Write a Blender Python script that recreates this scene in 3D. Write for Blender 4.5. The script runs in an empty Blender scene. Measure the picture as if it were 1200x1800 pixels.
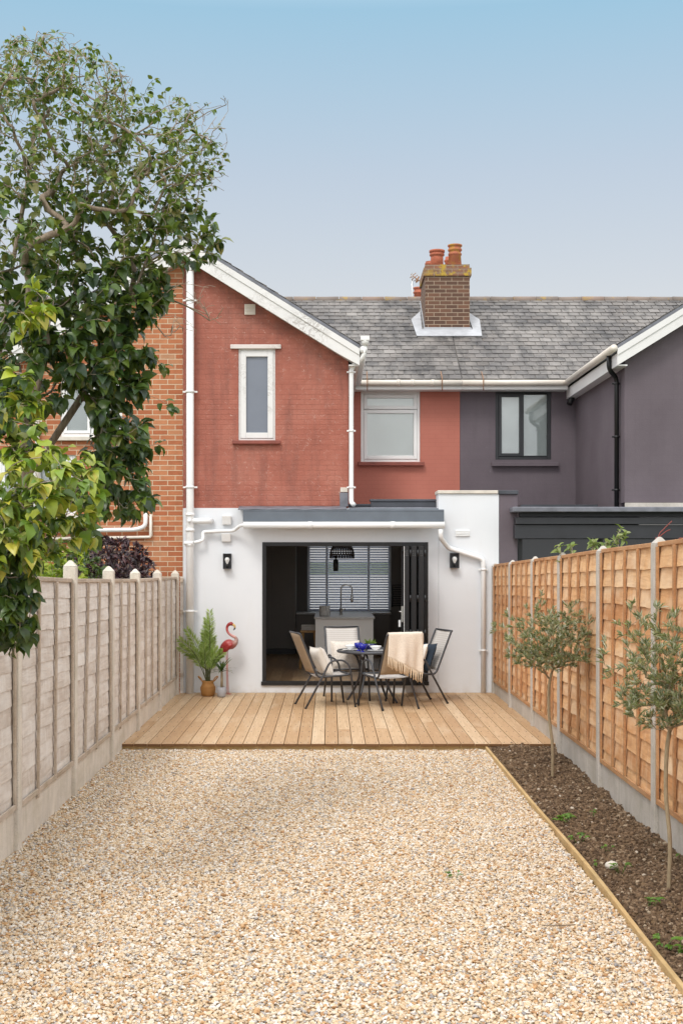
import bpy, math, random
import numpy as np
from mathutils import Vector, Matrix, noise as mnoise
R = math.radians
random.seed(7)
rng = np.random.default_rng(7)
S = bpy.context.scene
COL = S.collection

# ------------------------------------------------------------------ camera, sky, sun, exposure
FPX, VX, VY, CZ = 2210.0, 578.0, 978.0, 2.1       # focal length in photo pixels, optical axis, eye height
cd = bpy.data.cameras.new('camera')
cam = bpy.data.objects.new('camera', cd); COL.objects.link(cam)
cam.location = (0, 0, CZ); cam.rotation_euler = (R(90), 0, 0)
cd.sensor_width = 36; cd.lens = FPX / 1800 * 36
cd.shift_x = (600 - VX) / 1800; cd.shift_y = (VY - 900) / 1800
cd.clip_start = 0.1; cd.clip_end = 2000
S.camera = cam

SUN_EL, SUN_AZ = 52, 205          # sun behind the photographer, veiled by thin cloud
W = bpy.data.worlds.new('World'); S.world = W; W.use_nodes = True
wn, wl = W.node_tree.nodes, W.node_tree.links
bg = wn['Background']
sky = wn.new('ShaderNodeTexSky'); sky.sky_type = 'NISHITA'; sky.sun_disc = False
sky.sun_elevation = R(SUN_EL); sky.sun_rotation = R(SUN_AZ)
sky.dust_density = 2.0; sky.air_density = 1.0; sky.ozone_density = 1.0
# thin high cloud: veils the clear sky towards the horizon and overhead
geo = wn.new('ShaderNodeTexCoord'); sep = wn.new('ShaderNodeSeparateXYZ')
wl.new(geo.outputs['Generated'], sep.inputs[0])
cr = wn.new('ShaderNodeValToRGB')
for p, c in ((0.0, (4.0, 3.85, 3.7, 1)), (0.18, (3.8, 3.75, 3.65, 1)), (0.29, (2.95, 3.35, 3.75, 1)), (0.40, (1.9, 3.15, 3.95, 1)), (0.55, (9.5, 9.7, 9.9, 1)), (1.0, (15.0, 14.9, 14.8, 1))):
    e = cr.color_ramp.elements.new(p) if p not in (0.0, 1.0) else cr.color_ramp.elements[0 if p == 0 else -1]
    e.position = p; e.color = c
wl.new(sep.outputs['Z'], cr.inputs[0])
mx = wn.new('ShaderNodeMix'); mx.data_type = 'RGBA'; mx.inputs[0].default_value = 0.82
wl.new(sky.outputs[0], mx.inputs[6]); wl.new(cr.outputs[0], mx.inputs[7])
# the sunward half of the sky, behind the photographer, is a bright milky veil
mr_ = wn.new('ShaderNodeMapRange'); wl.new(sep.outputs['Y'], mr_.inputs[0])
for k_, v_ in ((1, .80), (2, -.25), (3, 0.), (4, 1.)): mr_.inputs[k_].default_value = v_
veil = wn.new('ShaderNodeMix'); veil.data_type = 'RGBA'; veil.inputs[7].default_value = (8.3, 8.45, 8.65, 1)
wl.new(mr_.outputs[0], veil.inputs[0]); wl.new(mx.outputs[2], veil.inputs[6])
wl.new(veil.outputs[2], bg.inputs['Color'])
bg.inputs['Strength'].default_value = 0.10
sd = bpy.data.lights.new('sun', 'SUN'); sun = bpy.data.objects.new('sun', sd); COL.objects.link(sun)
sd.energy = 0.9; sd.angle = R(18); sd.color = (1.0, 0.96, 0.91)
sun.rotation_euler = (R(90 - SUN_EL), 0, R(SUN_AZ - 180) * -1)
S.view_settings.view_transform = 'Standard'; S.view_settings.look = 'None'
S.view_settings.exposure = 0.95; S.view_settings.gamma = 1.0
S.cycles.max_bounces = 8; S.cycles.diffuse_bounces = 4; S.cycles.transparent_max_bounces = 12

def P(px, py, Y):                 # point at depth Y that the photo shows at pixel (px, py)
    return Vector(((px - VX) * Y / FPX, Y, CZ - (py - VY) * Y / FPX))
def PX(px, Y): return (px - VX) * Y / FPX
def PZ(py, Y): return CZ - (py - VY) * Y / FPX

# ------------------------------------------------------------------ mesh helpers
class MB:
    def __init__(s): s.v = []; s.f = []; s.sm = []; s.c = []; s.col = None
    def _add(s, vs, fs, smooth=False):
        b = len(s.v); s.v += [tuple(p) for p in vs]
        s.f += [tuple(b + i for i in f) for f in fs]; s.sm += [smooth] * len(fs)
        s.c += [s.col or (1, 1, 1, 1)] * len(vs)
        return s
    def box(s, x0, x1, y0, y1, z0, z1):
        x0, x1 = sorted((x0, x1)); y0, y1 = sorted((y0, y1)); z0, z1 = sorted((z0, z1))
        return s._add([(x0,y0,z0),(x1,y0,z0),(x1,y1,z0),(x0,y1,z0),(x0,y0,z1),(x1,y0,z1),(x1,y1,z1),(x0,y1,z1)],
               [(0,3,2,1),(4,5,6,7),(0,1,5,4),(1,2,6,5),(2,3,7,6),(3,0,4,7)])
    def prism(s, poly, y0, y1):   # poly of (x,z), counter-clockwise seen from -Y
        n = len(poly)
        vs = [(x, y0, z) for x, z in poly] + [(x, y1, z) for x, z in poly]
        return s._add(vs, [tuple(range(n)), tuple(range(2*n-1, n-1, -1))] + [(i+n, (i+1) % n + n, (i+1) % n, i) for i in range(n)])
    def hexa(s, p):               # 8 points like box order
        return s._add(p, [(0,3,2,1),(4,5,6,7),(0,1,5,4),(1,2,6,5),(2,3,7,6),(3,0,4,7)])
    def beam(s, a, b, w, h, up=(0, 0, 1)):
        a, b = Vector(a), Vector(b); d = (b - a).normalized(); up = Vector(up)
        sd_ = d.cross(up); sd_.normalize(); u = sd_.cross(d)
        sd_ *= w / 2; u = u * h / 2
        p = [a-sd_-u, a+sd_-u, b+sd_-u, b-sd_-u, a-sd_+u, a+sd_+u, b+sd_+u, b-sd_+u]
        return s.hexa(p)
    def tube(s, pts, r, n=8, cap=True, closed=False):
        pts = [Vector(p) for p in pts]; m = len(pts)
        rr = r if hasattr(r, '__len__') else [r] * m
        vs = []; t0 = None; u = None
        for i, p in enumerate(pts):
            if closed: t = pts[(i+1) % m] - pts[i-1]
            else: t = pts[min(i+1, m-1)] - pts[max(i-1, 0)]
            t = t.normalized() if t.length > 1e-9 else Vector((0, 0, 1))
            if u is None:
                a = Vector((0, 0, 1)) if abs(t.z) < .9 else Vector((1, 0, 0)); u = t.cross(a).normalized()
            else:
                u = (u - t * u.dot(t)); u = u.normalized() if u.length > 1e-6 else t.orthogonal().normalized()
            w = t.cross(u)
            ra, rb = rr[i] if hasattr(rr[i], '__len__') else (rr[i], rr[i])
            for k in range(n):
                an = 2 * math.pi * k / n
                vs.append(p + u * math.cos(an) * ra + w * math.sin(an) * rb)
        fs = []
        for i in range(m if closed else m - 1):
            j = (i + 1) % m
            for k in range(n): fs.append((i*n+k, i*n+(k+1) % n, j*n+(k+1) % n, j*n+k))
        if cap and not closed: fs += [tuple(range(n-1, -1, -1)), tuple((m-1)*n+k for k in range(n))]
        return s._add(vs, fs, True)
    def lathe(s, prof, c=(0, 0, 0), n=24):   # prof: (radius, z)
        vs = []; m = len(prof)
        for r, z in prof:
            for k in range(n):
                a = 2 * math.pi * k / n; vs.append((c[0] + r * math.cos(a), c[1] + r * math.sin(a), c[2] + z))
        fs = [(i*n+k, i*n+(k+1) % n, (i+1)*n+(k+1) % n, (i+1)*n+k) for i in range(m-1) for k in range(n)]
        if prof[0][0] > 1e-5: fs.append(tuple(range(n-1, -1, -1)))
        if prof[-1][0] > 1e-5: fs.append(tuple((m-1)*n+k for k in range(n)))
        return s._add(vs, fs, True)
    def grid(s, nu, nv, fn, smooth=True):
        vs = [fn(i / nu, j / nv) for j in range(nv + 1) for i in range(nu + 1)]
        fs = [(j*(nu+1)+i, j*(nu+1)+i+1, (j+1)*(nu+1)+i+1, (j+1)*(nu+1)+i) for j in range(nv) for i in range(nu)]
        return s._add(vs, fs, smooth)
    def build(s, name, mat, parent=None, bevel=0, solid=0, world=True, sub=0, vcol=False, seg=2):
        me = bpy.data.meshes.new(name)
        vs = s.v
        if parent is not None and world:
            off = root_loc(parent); vs = [(x-off[0], y-off[1], z-off[2]) for x, y, z in vs]
        me.from_pydata(vs, [], s.f); me.polygons.foreach_set('use_smooth', s.sm)
        if vcol:
            a = me.color_attributes.new('tint', 'FLOAT_COLOR', 'POINT'); a.data.foreach_set('color', np.array(s.c, dtype=np.float32).ravel())
        me.update()
        if isinstance(mat, (list, tuple)):
            for m_ in mat: me.materials.append(m_)
        else: me.materials.append(mat)
        o = bpy.data.objects.new(name, me); COL.objects.link(o)
        if parent is not None: o.parent = parent
        if sub:
            q = o.modifiers.new('sub', 'SUBSURF'); q.levels = sub; q.render_levels = sub
        if solid:
            q = o.modifiers.new('solid', 'SOLIDIFY'); q.thickness = solid; q.offset = 0
        if bevel:
            q = o.modifiers.new('bevel', 'BEVEL'); q.width = bevel; q.segments = seg; q.limit_method = 'ANGLE'; q.angle_limit = R(40)
        return o

def root_loc(o):
    l = Vector((0, 0, 0))
    while o is not None: l += Vector(o.location); o = o.parent
    return l
def tag(o, label=None, cat=None, group=None, kind=None):
    if label: o['label'] = label
    if cat: o['category'] = cat
    if group: o['group'] = group
    if kind: o['kind'] = kind
    return o
def thing(name, label, cat, loc=(0, 0, 0), rz=0, group=None):
    o = bpy.data.objects.new(name, None); COL.objects.link(o)
    o.location = loc; o.rotation_euler = (0, 0, rz); o.empty_display_size = .2
    return tag(o, label, cat, group)
def copy_tree(o, parent=None):
    c = o.copy(); COL.objects.link(c)
    if parent: c.parent = parent
    for ch in list(o.children): copy_tree(ch, c)
    return c
def qcurve(pts, n=8):             # smooth polyline through points (Catmull-Rom)
    pts = [Vector(p) for p in pts]; q = [pts[0]*2-pts[1]] + pts + [pts[-1]*2-pts[-2]]; out = []
    for i in range(1, len(q) - 2):
        for k in range(n):
            t = k / n; a, b, c, d = q[i-1], q[i], q[i+1], q[i+2]
            out.append(.5*((2*b) + (c-a)*t + (2*a-5*b+4*c-d)*t*t + (3*b-a-3*c+d)*t**3))
    out.append(pts[-1]); return out
def bend(pts, r=.05, n=5):        # polyline with rounded corners
    pts = [Vector(p) for p in pts]; out = [pts[0]]
    for a, b, c in zip(pts, pts[1:], pts[2:]):
        d1 = (a-b); d2 = (c-b); k = min(r, d1.length*.45, d2.length*.45)
        p, q = b + d1.normalized()*k, b + d2.normalized()*k
        for i in range(n+1):
            t = i/n; out.append(p*(1-t)**2 + b*2*t*(1-t) + q*t*t)
    out.append(pts[-1]); return out

# ------------------------------------------------------------------ materials
class NT:
    def __init__(s, name):
        s.m = bpy.data.materials.new(name); s.m.use_nodes = True
        s.n = s.m.node_tree.nodes; s.l = s.m.node_tree.links
        s.b = s.n['Principled BSDF']; s.out = s.n['Material Output']
    def put(s, sock, v):
        if hasattr(v, 'is_linked') or isinstance(v, bpy.types.NodeSocket): s.l.new(v, sock)
        elif hasattr(v, '__len__') and len(v) == 3 and sock.type == 'RGBA': sock.default_value = (*v, 1)
        else: sock.default_value = v
    def coord(s, kind='Object', scale=(1, 1, 1), loc=(0, 0, 0)):
        t = s.n.new('ShaderNodeTexCoord'); m = s.n.new('ShaderNodeMapping')
        m.inputs['Scale'].default_value = scale; m.inputs['Location'].default_value = loc
        s.l.new(t.outputs[kind], m.inputs[0]); return m.outputs[0]
    def wallco(s):                # (along wall, height) whichever way the wall faces
        t = s.n.new('ShaderNodeTexCoord'); g = s.n.new('ShaderNodeNewGeometry')
        a = s.n.new('ShaderNodeSeparateXYZ'); b = s.n.new('ShaderNodeSeparateXYZ')
        s.l.new(t.outputs['Object'], a.inputs[0]); s.l.new(g.outputs['True Normal'], b.inputs[0])
        ab = s.math('ABSOLUTE', b.outputs[0]); st = s.math('GREATER_THAN', ab, .6)
        u = s.n.new('ShaderNodeMix'); s.l.new(st, u.inputs[0]); s.l.new(a.outputs[0], u.inputs[2]); s.l.new(a.outputs[1], u.inputs[3])
        c = s.n.new('ShaderNodeCombineXYZ'); s.l.new(u.outputs[0], c.inputs[0]); s.l.new(a.outputs[2], c.inputs[1]); return c.outputs[0]
    def math(s, op, a, b=None, clamp=False):
        n = s.n.new('ShaderNodeMath'); n.operation = op; n.use_clamp = clamp; s.put(n.inputs[0], a)
        if b is not None: s.put(n.inputs[1], b)
        return n.outputs[0]
    def noise(s, vec, scale=5, detail=4, rough=.55, dist=0):
        n = s.n.new('ShaderNodeTexNoise'); s.l.new(vec, n.inputs['Vector'])
        n.inputs['Scale'].default_value = scale; n.inputs['Detail'].default_value = detail
        n.inputs['Roughness'].default_value = rough; n.inputs['Distortion'].default_value = dist
        return n.outputs[0]
    def ramp(s, fac, stops, interp='LINEAR'):
        n = s.n.new('ShaderNodeValToRGB'); e = n.color_ramp.elements; n.color_ramp.interpolation = interp
        while len(e) < len(stops): e.new(.5)
        for q, (p, c) in zip(e, stops): q.position = p; q.color = (*c, 1) if hasattr(c, '__len__') else (c, c, c, 1)
        s.l.new(fac, n.inputs[0]); return n.outputs[0]
    def mix(s, fac, a, b, blend='MIX'):
        n = s.n.new('ShaderNodeMix'); n.data_type = 'RGBA'; n.blend_type = blend; n.clamp_factor = True
        s.put(n.inputs[0], fac); s.put(n.inputs[6], a); s.put(n.inputs[7], b); return n.outputs[2]
    def island(s): return s.n.new('ShaderNodeNewGeometry').outputs['Random Per Island']
    def objrand(s): return s.n.new('ShaderNodeObjectInfo').outputs['Random']
    def attr(s, name='tint'):
        n = s.n.new('ShaderNodeAttribute'); n.attribute_name = name; return n.outputs['Color']
    def bump(s, h, strength=.3, dist=.01, prev=None):
        n = s.n.new('ShaderNodeBump'); n.inputs['Strength'].default_value = strength; n.inputs['Distance'].default_value = dist
        s.l.new(h, n.inputs['Height'])
        if prev is not None: s.l.new(prev, n.inputs['Normal'])
        return n.outputs[0]
    def done(s, color=None, rough=.6, normal=None, metal=0, spec=None, **kw):
        if color is not None: s.put(s.b.inputs['Base Color'], color)
        s.put(s.b.inputs['Roughness'], rough); s.b.inputs['Metallic'].default_value = metal
        if spec is not None: s.b.inputs['Specular IOR Level'].default_value = spec
        if normal is not None: s.l.new(normal, s.b.inputs['Normal'])
        for k, v in kw.items(): s.put(s.b.inputs[k.replace('_', ' ')], v)
        return s.m

def plain(name, col, rough=.5, metal=0, var=.12, scale=8, bump=0, spec=None):
    t = NT(name); co = t.coord(); n = t.noise(co, scale, 5)
    f = t.ramp(n, [(.3, tuple(c*(1-var) for c in col)), (.7, tuple(min(1, c*(1+var)) for c in col))])
    nm = t.bump(t.noise(co, scale*14, 3), bump, .004) if bump else None
    return t.done(f, rough, nm, metal, spec)

M = {}
def mats():
    # white masonry paint
    t = NT('white_render'); co = t.coord(); n = t.noise(co, 1.3, 6); n2 = t.noise(co, 60, 3)
    c = t.ramp(n, [(.3, (.68, .70, .725)), (.65, (.72, .74, .762))])
    sx = t.n.new('ShaderNodeSeparateXYZ'); t.l.new(co, sx.inputs[0])
    spl = t.math('MULTIPLY', t.ramp(sx.outputs[2], [(.08, 1.0), (.22, 0.0)]), t.ramp(t.noise(co, 9, 5), [(.42, 0.), (.7, .45)]))
    c = t.mix(spl, c, (.50, .43, .34))
    c = t.mix(t.math('MULTIPLY', t.ramp(t.noise(t.coord(scale=(6, 6, .7)), 2, 5), [(.55, 0.), (.8, .25)]), .5), c, (.6, .57, .52))
    M['white_render'] = t.done(c, .75, t.bump(n2, .25, .004, t.bump(t.noise(co, 7, 4), .12, .01)))
    # red painted brick
    t = NT('red_painted_brick'); co = t.coord(); w = t.wallco()
    br = t.n.new('ShaderNodeTexBrick'); t.l.new(w, br.inputs[0]); br.inputs['Scale'].default_value = 1
    for k, v in (('Brick Width', .225), ('Row Height', .075), ('Mortar Size', .007), ('Mortar Smooth', .6)): br.inputs[k].default_value = v
    br.inputs['Color1'].default_value = (1, 1, 1, 1); br.inputs['Color2'].default_value = (.86, .86, .86, 1); br.inputs['Mortar'].default_value = (0, 0, 0, 1)
    c = t.ramp(t.noise(co, 1.1, 7, .6), [(.25, (.27, .085, .057)), (.5, (.36, .118, .08)), (.75, (.44, .178, .128))])
    c = t.mix(t.ramp(t.noise(co, 1.7, 4), [(.3, .02), (.7, .24)]), c, br.outputs[0], 'MULTIPLY')
    # dried ivy root traces: thin wandering pale lines in patches
    v = t.n.new('ShaderNodeTexVoronoi'); v.feature = 'DISTANCE_TO_EDGE'; v.inputs['Scale'].default_value = 13
    dist = t.n.new('ShaderNodeMix'); dist.data_type = 'VECTOR'; dist.inputs[0].default_value = .26
    nn = t.n.new('ShaderNodeTexNoise'); nn.inputs['Scale'].default_value = 7; nn.inputs['Detail'].default_value = 3; t.l.new(w, nn.inputs['Vector'])
    t.l.new(w, dist.inputs[4]); t.l.new(nn.outputs[1], dist.inputs[5]); t.l.new(dist.outputs[1], v.inputs['Vector'])
    line = t.ramp(v.outputs['Distance'], [(0, 1.0), (.018, 0.0)])
    patch = t.ramp(t.noise(co, 1.2, 6, .6), [(.36, 0.), (.56, 1.0)])
    brk = t.ramp(t.noise(co, 13, 4), [(.48, 0.), (.58, 1.0)])
    c = t.mix(t.math('MULTIPLY', t.math('MULTIPLY', line, patch), brk), c, (.60, .42, .35))
    # black mould under the verge and by the eaves corner
    sp = t.n.new('ShaderNodeSeparateXYZ'); t.l.new(co, sp.inputs[0])
    M['_rb'] = (t, co, sp, c, br)
    h = t.math('ADD', t.math('MULTIPLY', sp.outputs[0], .62), sp.outputs[2])    # constant along the verge
    near = t.ramp(t.math('DIVIDE', h, 10), [(.44, 0.), (.505, .5), (.535, 1.)])
    mould = t.math('MULTIPLY', near, t.ramp(t.noise(co, 2.6, 7, .65), [(.42, 0.), (.60, .9)]))
    c = t.mix(mould, c, (.055, .035, .032))
    c = t.mix(t.math('MULTIPLY', t.ramp(t.noise(t.coord(scale=(3, 3, .5)), 1.5, 6, .6), [(.5, 0.), (.68, .7)]), .6), c, (.13, .055, .045))
    M['red_brick'] = t.done(c, .8, t.bump(br.outputs[0], .4, .006, t.bump(t.noise(co, 40, 4), .6, .009, t.bump(t.noise(co, 7, 5), .5, .02))))
    # smoother red paint of the recessed wall
    t = NT('red_paint'); co = t.coord(); w = t.wallco()
    br = t.n.new('ShaderNodeTexBrick'); t.l.new(w, br.inputs[0]); br.inputs['Scale'].default_value = 1
    for k, v in (('Brick Width', .225), ('Row Height', .075), ('Mortar Size', .006), ('Mortar Smooth', .7)): br.inputs[k].default_value = v
    br.inputs['Color1'].default_value = (1,)*4; br.inputs['Color2'].default_value = (.93, .93, .93, 1); br.inputs['Mortar'].default_value = (.4, .4, .4, 1)
    c = t.ramp(t.noise(co, 1.5, 6), [(.3, (.42, .135, .095)), (.7, (.48, .165, .118))])
    M['red_paint'] = t.done(t.mix(.15, c, br.outputs[0], 'MULTIPLY'), .75, t.bump(br.outputs[0], .3, .005))
    # bricks
    def brick(name, c1, c2, mort, dark, lich=None):
        t = NT(name); w = t.wallco(); co = t.coord()
        br = t.n.new('ShaderNodeTexBrick'); t.l.new(w, br.inputs[0]); br.inputs['Scale'].default_value = 1
        for k, v in (('Brick Width', .225), ('Row Height', .075), ('Mortar Size', .006), ('Mortar Smooth', .2), ('Bias', -.1)): br.inputs[k].default_value = v
        br.inputs['Color1'].default_value = (0, 0, 0, 1); br.inputs['Color2'].default_value = (1, 1, 1, 1); br.inputs['Mortar'].default_value = (.5,)*3 + (1,)
        c = t.ramp(br.outputs[0], [(0, c1), (.45, tuple((a+b)/2 for a, b in zip(c1, c2))), (.8, c2), (1, dark)])
        c = t.mix(.35, c, t.ramp(t.noise(co, 9, 5), [(.3, .45), (.7, 1.)]), 'MULTIPLY')
        c = t.mix(br.outputs['Fac'], c, mort)
        if lich:
            c = t.mix(t.math('MULTIPLY', t.ramp(t.noise(co, 8, 6, .65), [(.5, 0.), (.62, .9)]), t.ramp(t.n['Separate XYZ'].outputs[2] if 0 else t.noise(co, 2, 2), [(.35, .2), (.6, 1.)])), c, lich)
        inv = t.math('SUBTRACT', 1, br.outputs['Fac'])
        return t.done(c, .85, t.bump(inv, .6, .006, t.bump(t.noise(co, 45, 4), .3, .005)))
    M['orange_brick'] = brick('orange_brick', (.40, .125, .05), (.52, .21, .095), (.58, .46, .32), (.36, .24, .15))
    M['dark_brick'] = brick('dark_brick', (.105, .055, .036), (.175, .085, .05), (.36, .28, .2), (.065, .047, .04))
    M['lichen_brick'] = brick('lichen_brick', (.20, .11, .075), (.27, .12, .07), (.3, .24, .18), (.12, .09, .07), (.45, .30, .03))
    # slates
    t = NT('slate'); co = t.coord(); r = t.island()
    c = t.ramp(r, [(0, (.045, .043, .044)), (.3, (.085, .078, .074)), (.6, (.125, .116, .112)), (.85, (.095, .083, .075)), (1, (.20, .186, .177))])
    c = t.mix(t.ramp(t.noise(co, 1.0, 5, .6), [(.38, 0.), (.62, .75)]), c, t.mix(.55, c, (.37, .34, .31)))
    c = t.mix(t.ramp(t.noise(t.coord(scale=(2.2, .7, .7)), 1.9, 7, .72), [(.47, 0.), (.66, .75)]), c, (.028, .027, .028))
    c = t.mix(t.ramp(t.noise(co, 14, 5, .7), [(.58, 0.), (.70, .6)]), c, (.30, .27, .225))
    c = t.mix(t.ramp(t.noise(co, 22, 4, .6), [(.70, 0.), (.74, .8)]), c, (.33, .20, .06))
    M['slate'] = t.done(c, .6, t.bump(t.noise(co, 30, 4), .3, .006))
    t = NT('ridge_tile'); co = t.coord(); r = t.island()
    c = t.ramp(r, [(0, (.17, .14, .12)), (.5, (.22, .18, .155)), (.85, (.25, .19, .155)), (1, (.33, .165, .12))])
    c = t.mix(t.ramp(t.noise(co, 5, 6, .7), [(.57, 0.), (.66, .7)]), c, (.42, .27, .04))
    M['ridge'] = t.done(c, .85, t.bump(t.noise(co, 40, 4), .4, .006))
    M['lead'] = plain('lead', (.42, .43, .45), .5, .0, .15, 5, .2)
    M['grey_trim'] = plain('grey_trim', (.115, .135, .16), .42, 0, .12, 3, .05)
    M['lead_dark'] = plain('lead_dark', (.155, .16, .185), .5, 0, .25, 6, .3)
    t = NT('purple_render'); co = t.coord(); w = t.wallco()
    br = t.n.new('ShaderNodeTexBrick'); t.l.new(w, br.inputs[0]); br.inputs['Scale'].default_value = 1
    for k, v in (('Brick Width', .225), ('Row Height', .075), ('Mortar Size', .006), ('Mortar Smooth', .8)): br.inputs[k].default_value = v
    br.inputs['Color1'].default_value = (1,)*4; br.inputs['Color2'].default_value = (.9, .9, .9, 1); br.inputs['Mortar'].default_value = (.5, .5, .5, 1)
    c = t.ramp(t.noise(co, 1.1, 7, .6), [(.25, (.108, .086, .099)), (.5, (.128, .104, .119)), (.75, (.15, .124, .139))])
    c = t.mix(t.math('MULTIPLY', t.ramp(t.noise(t.coord(scale=(4, 4, .45)), 1.6, 6, .6), [(.5, 0.), (.75, .6)]), .35), c, (.085, .07, .08))
    c = t.mix(t.ramp(t.noise(co, 26, 4, .6), [(.7, 0.), (.76, .5)]), c, (.26, .235, .25))
    M['purple_render'] = t.done(t.mix(.08, c, br.outputs[0], 'MULTIPLY'), .85, t.bump(br.outputs[0], .12, .004, t.bump(t.noise(co, 45, 4), .4, .006)))
    M['anthracite'] = plain('anthracite', (.022, .023, .027), .42, 0, .2, 4)
    M['black_metal'] = plain('black_metal', (.005, .005, .006), .42, 0, .2, 6)
    M['upvc'] = plain('upvc', (.80, .80, .79), .35, 0, .04, 3)
    M['cream_upvc'] = plain('cream_upvc', (.70, .64, .56), .4, 0, .08, 3)
    M['stone_cap'] = plain('stone_cap', (.62, .57, .5), .85, 0, .15, 6, .3)
    M['dark_cap'] = plain('dark_cap', (.055, .06, .072), .6, 0, .2, 4, .1)
    M['red_sill'] = plain('red_sill', (.24, .065, .045), .6, 0, .25, 5, .2)
    # weathered white paint with cracks
    def flaky(name, base, amount):
        t = NT(name); co = t.coord()
        c = t.ramp(t.noise(co, 3, 5), [(.3, tuple(b*.93 for b in base)), (.7, base)])
        crk = t.ramp(t.noise(t.coord(scale=(1, 1, 1)), 6, 9, .75, 1.5), [(.5-amount, 0.), (.5, .9), (.5+amount, 0.)])
        crk = t.math('MULTIPLY', crk, t.ramp(t.noise(co, 1.4, 4), [(.48, 0.), (.64, 1.)]))
        c = t.mix(crk, c, (.22, .18, .15)); return t.done(c, .55, t.bump(crk, .3, .004))
    M['flaky_white'] = flaky('flaky_white', (.74, .73, .715), .03)
    M['flaky_sill'] = flaky('flaky_sill', (.70, .64, .6), .03)
    # glass pane: thin clear sheet with real reflection
    t = NT('window_glass'); g = t.n.new('ShaderNodeBsdfGlossy'); g.inputs['Roughness'].default_value = .02
    tr = t.n.new('ShaderNodeBsdfTransparent'); tr.inputs['Color'].default_value = (.97, .985, .98, 1)
    fr = t.n.new('ShaderNodeFresnel'); fr.inputs['IOR'].default_value = 1.52
    ms = t.n.new('ShaderNodeMixShader'); t.l.new(t.math('MULTIPLY', fr.outputs[0], 1.8, True), ms.inputs[0]); t.l.new(tr.outputs[0], ms.inputs[1]); t.l.new(g.outputs[0], ms.inputs[2])
    t.l.new(ms.outputs[0], t.out.inputs[0]); t.n.remove(t.b); M['glass'] = t.m
    M['dark_glass'] = plain('dark_glass', (.012, .013, .013), .05, 0, .1, 2)
    M['obscure_glass'] = plain('obscure_glass', (.175, .195, .235), .3, 0, .06, 2)
    M['white_blind'] = plain('white_blind', (.94, .95, .93), .8, 0, .03, 2)
    M['net_blind'] = plain('net_blind', (.90, .91, .91), .8, 0, .06, 3)
    M['grey_blind'] = plain('grey_blind', (.70, .73, .73), .8, 0, .1, 1.5)
    # deck boards: grain along Y
    t = NT('deck_wood'); r = t.island(); cg = t.n.new('ShaderNodeTexCoord')
    off = t.n.new('ShaderNodeCombineXYZ'); t.l.new(t.math('MULTIPLY', r, 37.), off.inputs[1]); t.l.new(t.math('MULTIPLY', r, 11.), off.inputs[0])
    va = t.n.new('ShaderNodeVectorMath'); t.l.new(cg.outputs['Object'], va.inputs[0]); t.l.new(off.outputs[0], va.inputs[1])
    mp = t.n.new('ShaderNodeMapping'); mp.inputs['Scale'].default_value = (1, .05, 1); t.l.new(va.outputs[0], mp.inputs[0])
    gr = t.noise(mp.outputs[0], 55, 5, .6, .6); mp2 = t.n.new('ShaderNodeMapping'); mp2.inputs['Scale'].default_value = (1, .12, 1); t.l.new(va.outputs[0], mp2.inputs[0])
    c = t.ramp(r, [(0, (.43, .265, .135)), (.35, (.50, .325, .175)), (.7, (.555, .38, .22)), (1, (.62, .46, .29))])
    c = t.mix(t.ramp(gr, [(.35, .75), (.62, 0.)]), c, t.mix(.5, c, (.30, .16, .07)))
    c = t.mix(t.ramp(t.noise(mp2.outputs[0], 7, 4), [(.52, 0.), (.72, .4)]), c, (.66, .53, .37))
    vk = t.n.new('ShaderNodeTexVoronoi'); mp3 = t.n.new('ShaderNodeMapping'); mp3.inputs['Scale'].default_value = (4, 1.6, 1); t.l.new(va.outputs[0], mp3.inputs[0]); t.l.new(mp3.outputs[0], vk.inputs['Vector']); vk.inputs['Scale'].default_value = 1.6
    c = t.mix(t.ramp(vk.outputs['Distance'], [(.03, .75), (.075, 0.)]), c, (.14, .06, .025))
    gn_ = t.n.new('ShaderNodeNewGeometry'); sy = t.n.new('ShaderNodeSeparateXYZ'); t.l.new(gn_.outputs['True Normal'], sy.inputs[0])
    c = t.mix(t.math('GREATER_THAN', t.math('ABSOLUTE', sy.outputs[1]), .8), c, (.16, .075, .025))   # end grain
    M['deck'] = t.done(c, .62, t.bump(gr, .25, .003))
    # fence woods: grain along Y (the fences run that way)
    def fencewood(name, stops, dark, light, lf, gs=30):
        t = NT(name); r = t.island(); cg = t.n.new('ShaderNodeTexCoord')
        off = t.n.new('ShaderNodeCombineXYZ'); t.l.new(t.math('MULTIPLY', r, 53.), off.inputs[1]); t.l.new(t.math('MULTIPLY', t.objrand(), 17.), off.inputs[2])
        va = t.n.new('ShaderNodeVectorMath'); t.l.new(cg.outputs['Object'], va.inputs[0]); t.l.new(off.outputs[0], va.inputs[1])
        def sc(v):
            m_ = t.n.new('ShaderNodeMapping'); m_.inputs['Scale'].default_value = v; t.l.new(va.outputs[0], m_.inputs[0]); return m_.outputs[0]
        gr = t.noise(sc((1, .10, 1)), gs, 5, .6, 1.2); big = t.noise(sc((1, .45, 1)), 3.2, 5, .6)
        c = t.ramp(r, stops)
        c = t.mix(t.ramp(gr, [(.38, .7), (.6, 0.)]), c, t.mix(.55, c, dark))
        c = t.mix(t.ramp(big, [(.45, 0.), (.7, lf)]), c, light)
        c = t.mix(t.ramp(t.noise(sc((1, .8, 1)), 5, 4), [(.6, 0.), (.76, .6)]), c, t.mix(.5, c, dark))
        st_ = t.noise(sc((1, 1.6, .35)), 9, 5, .65)                        # pale weather streaks running down
        c = t.mix(t.ramp(st_, [(.52, 0.), (.68, lf*.6)]), c, light)
        c = t.mix(t.ramp(t.noise(sc((1, .5, 2.2)), 2.4, 5, .6), [(.50, 0.), (.66, .55)]), c, t.mix(.6, c, dark))
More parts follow.
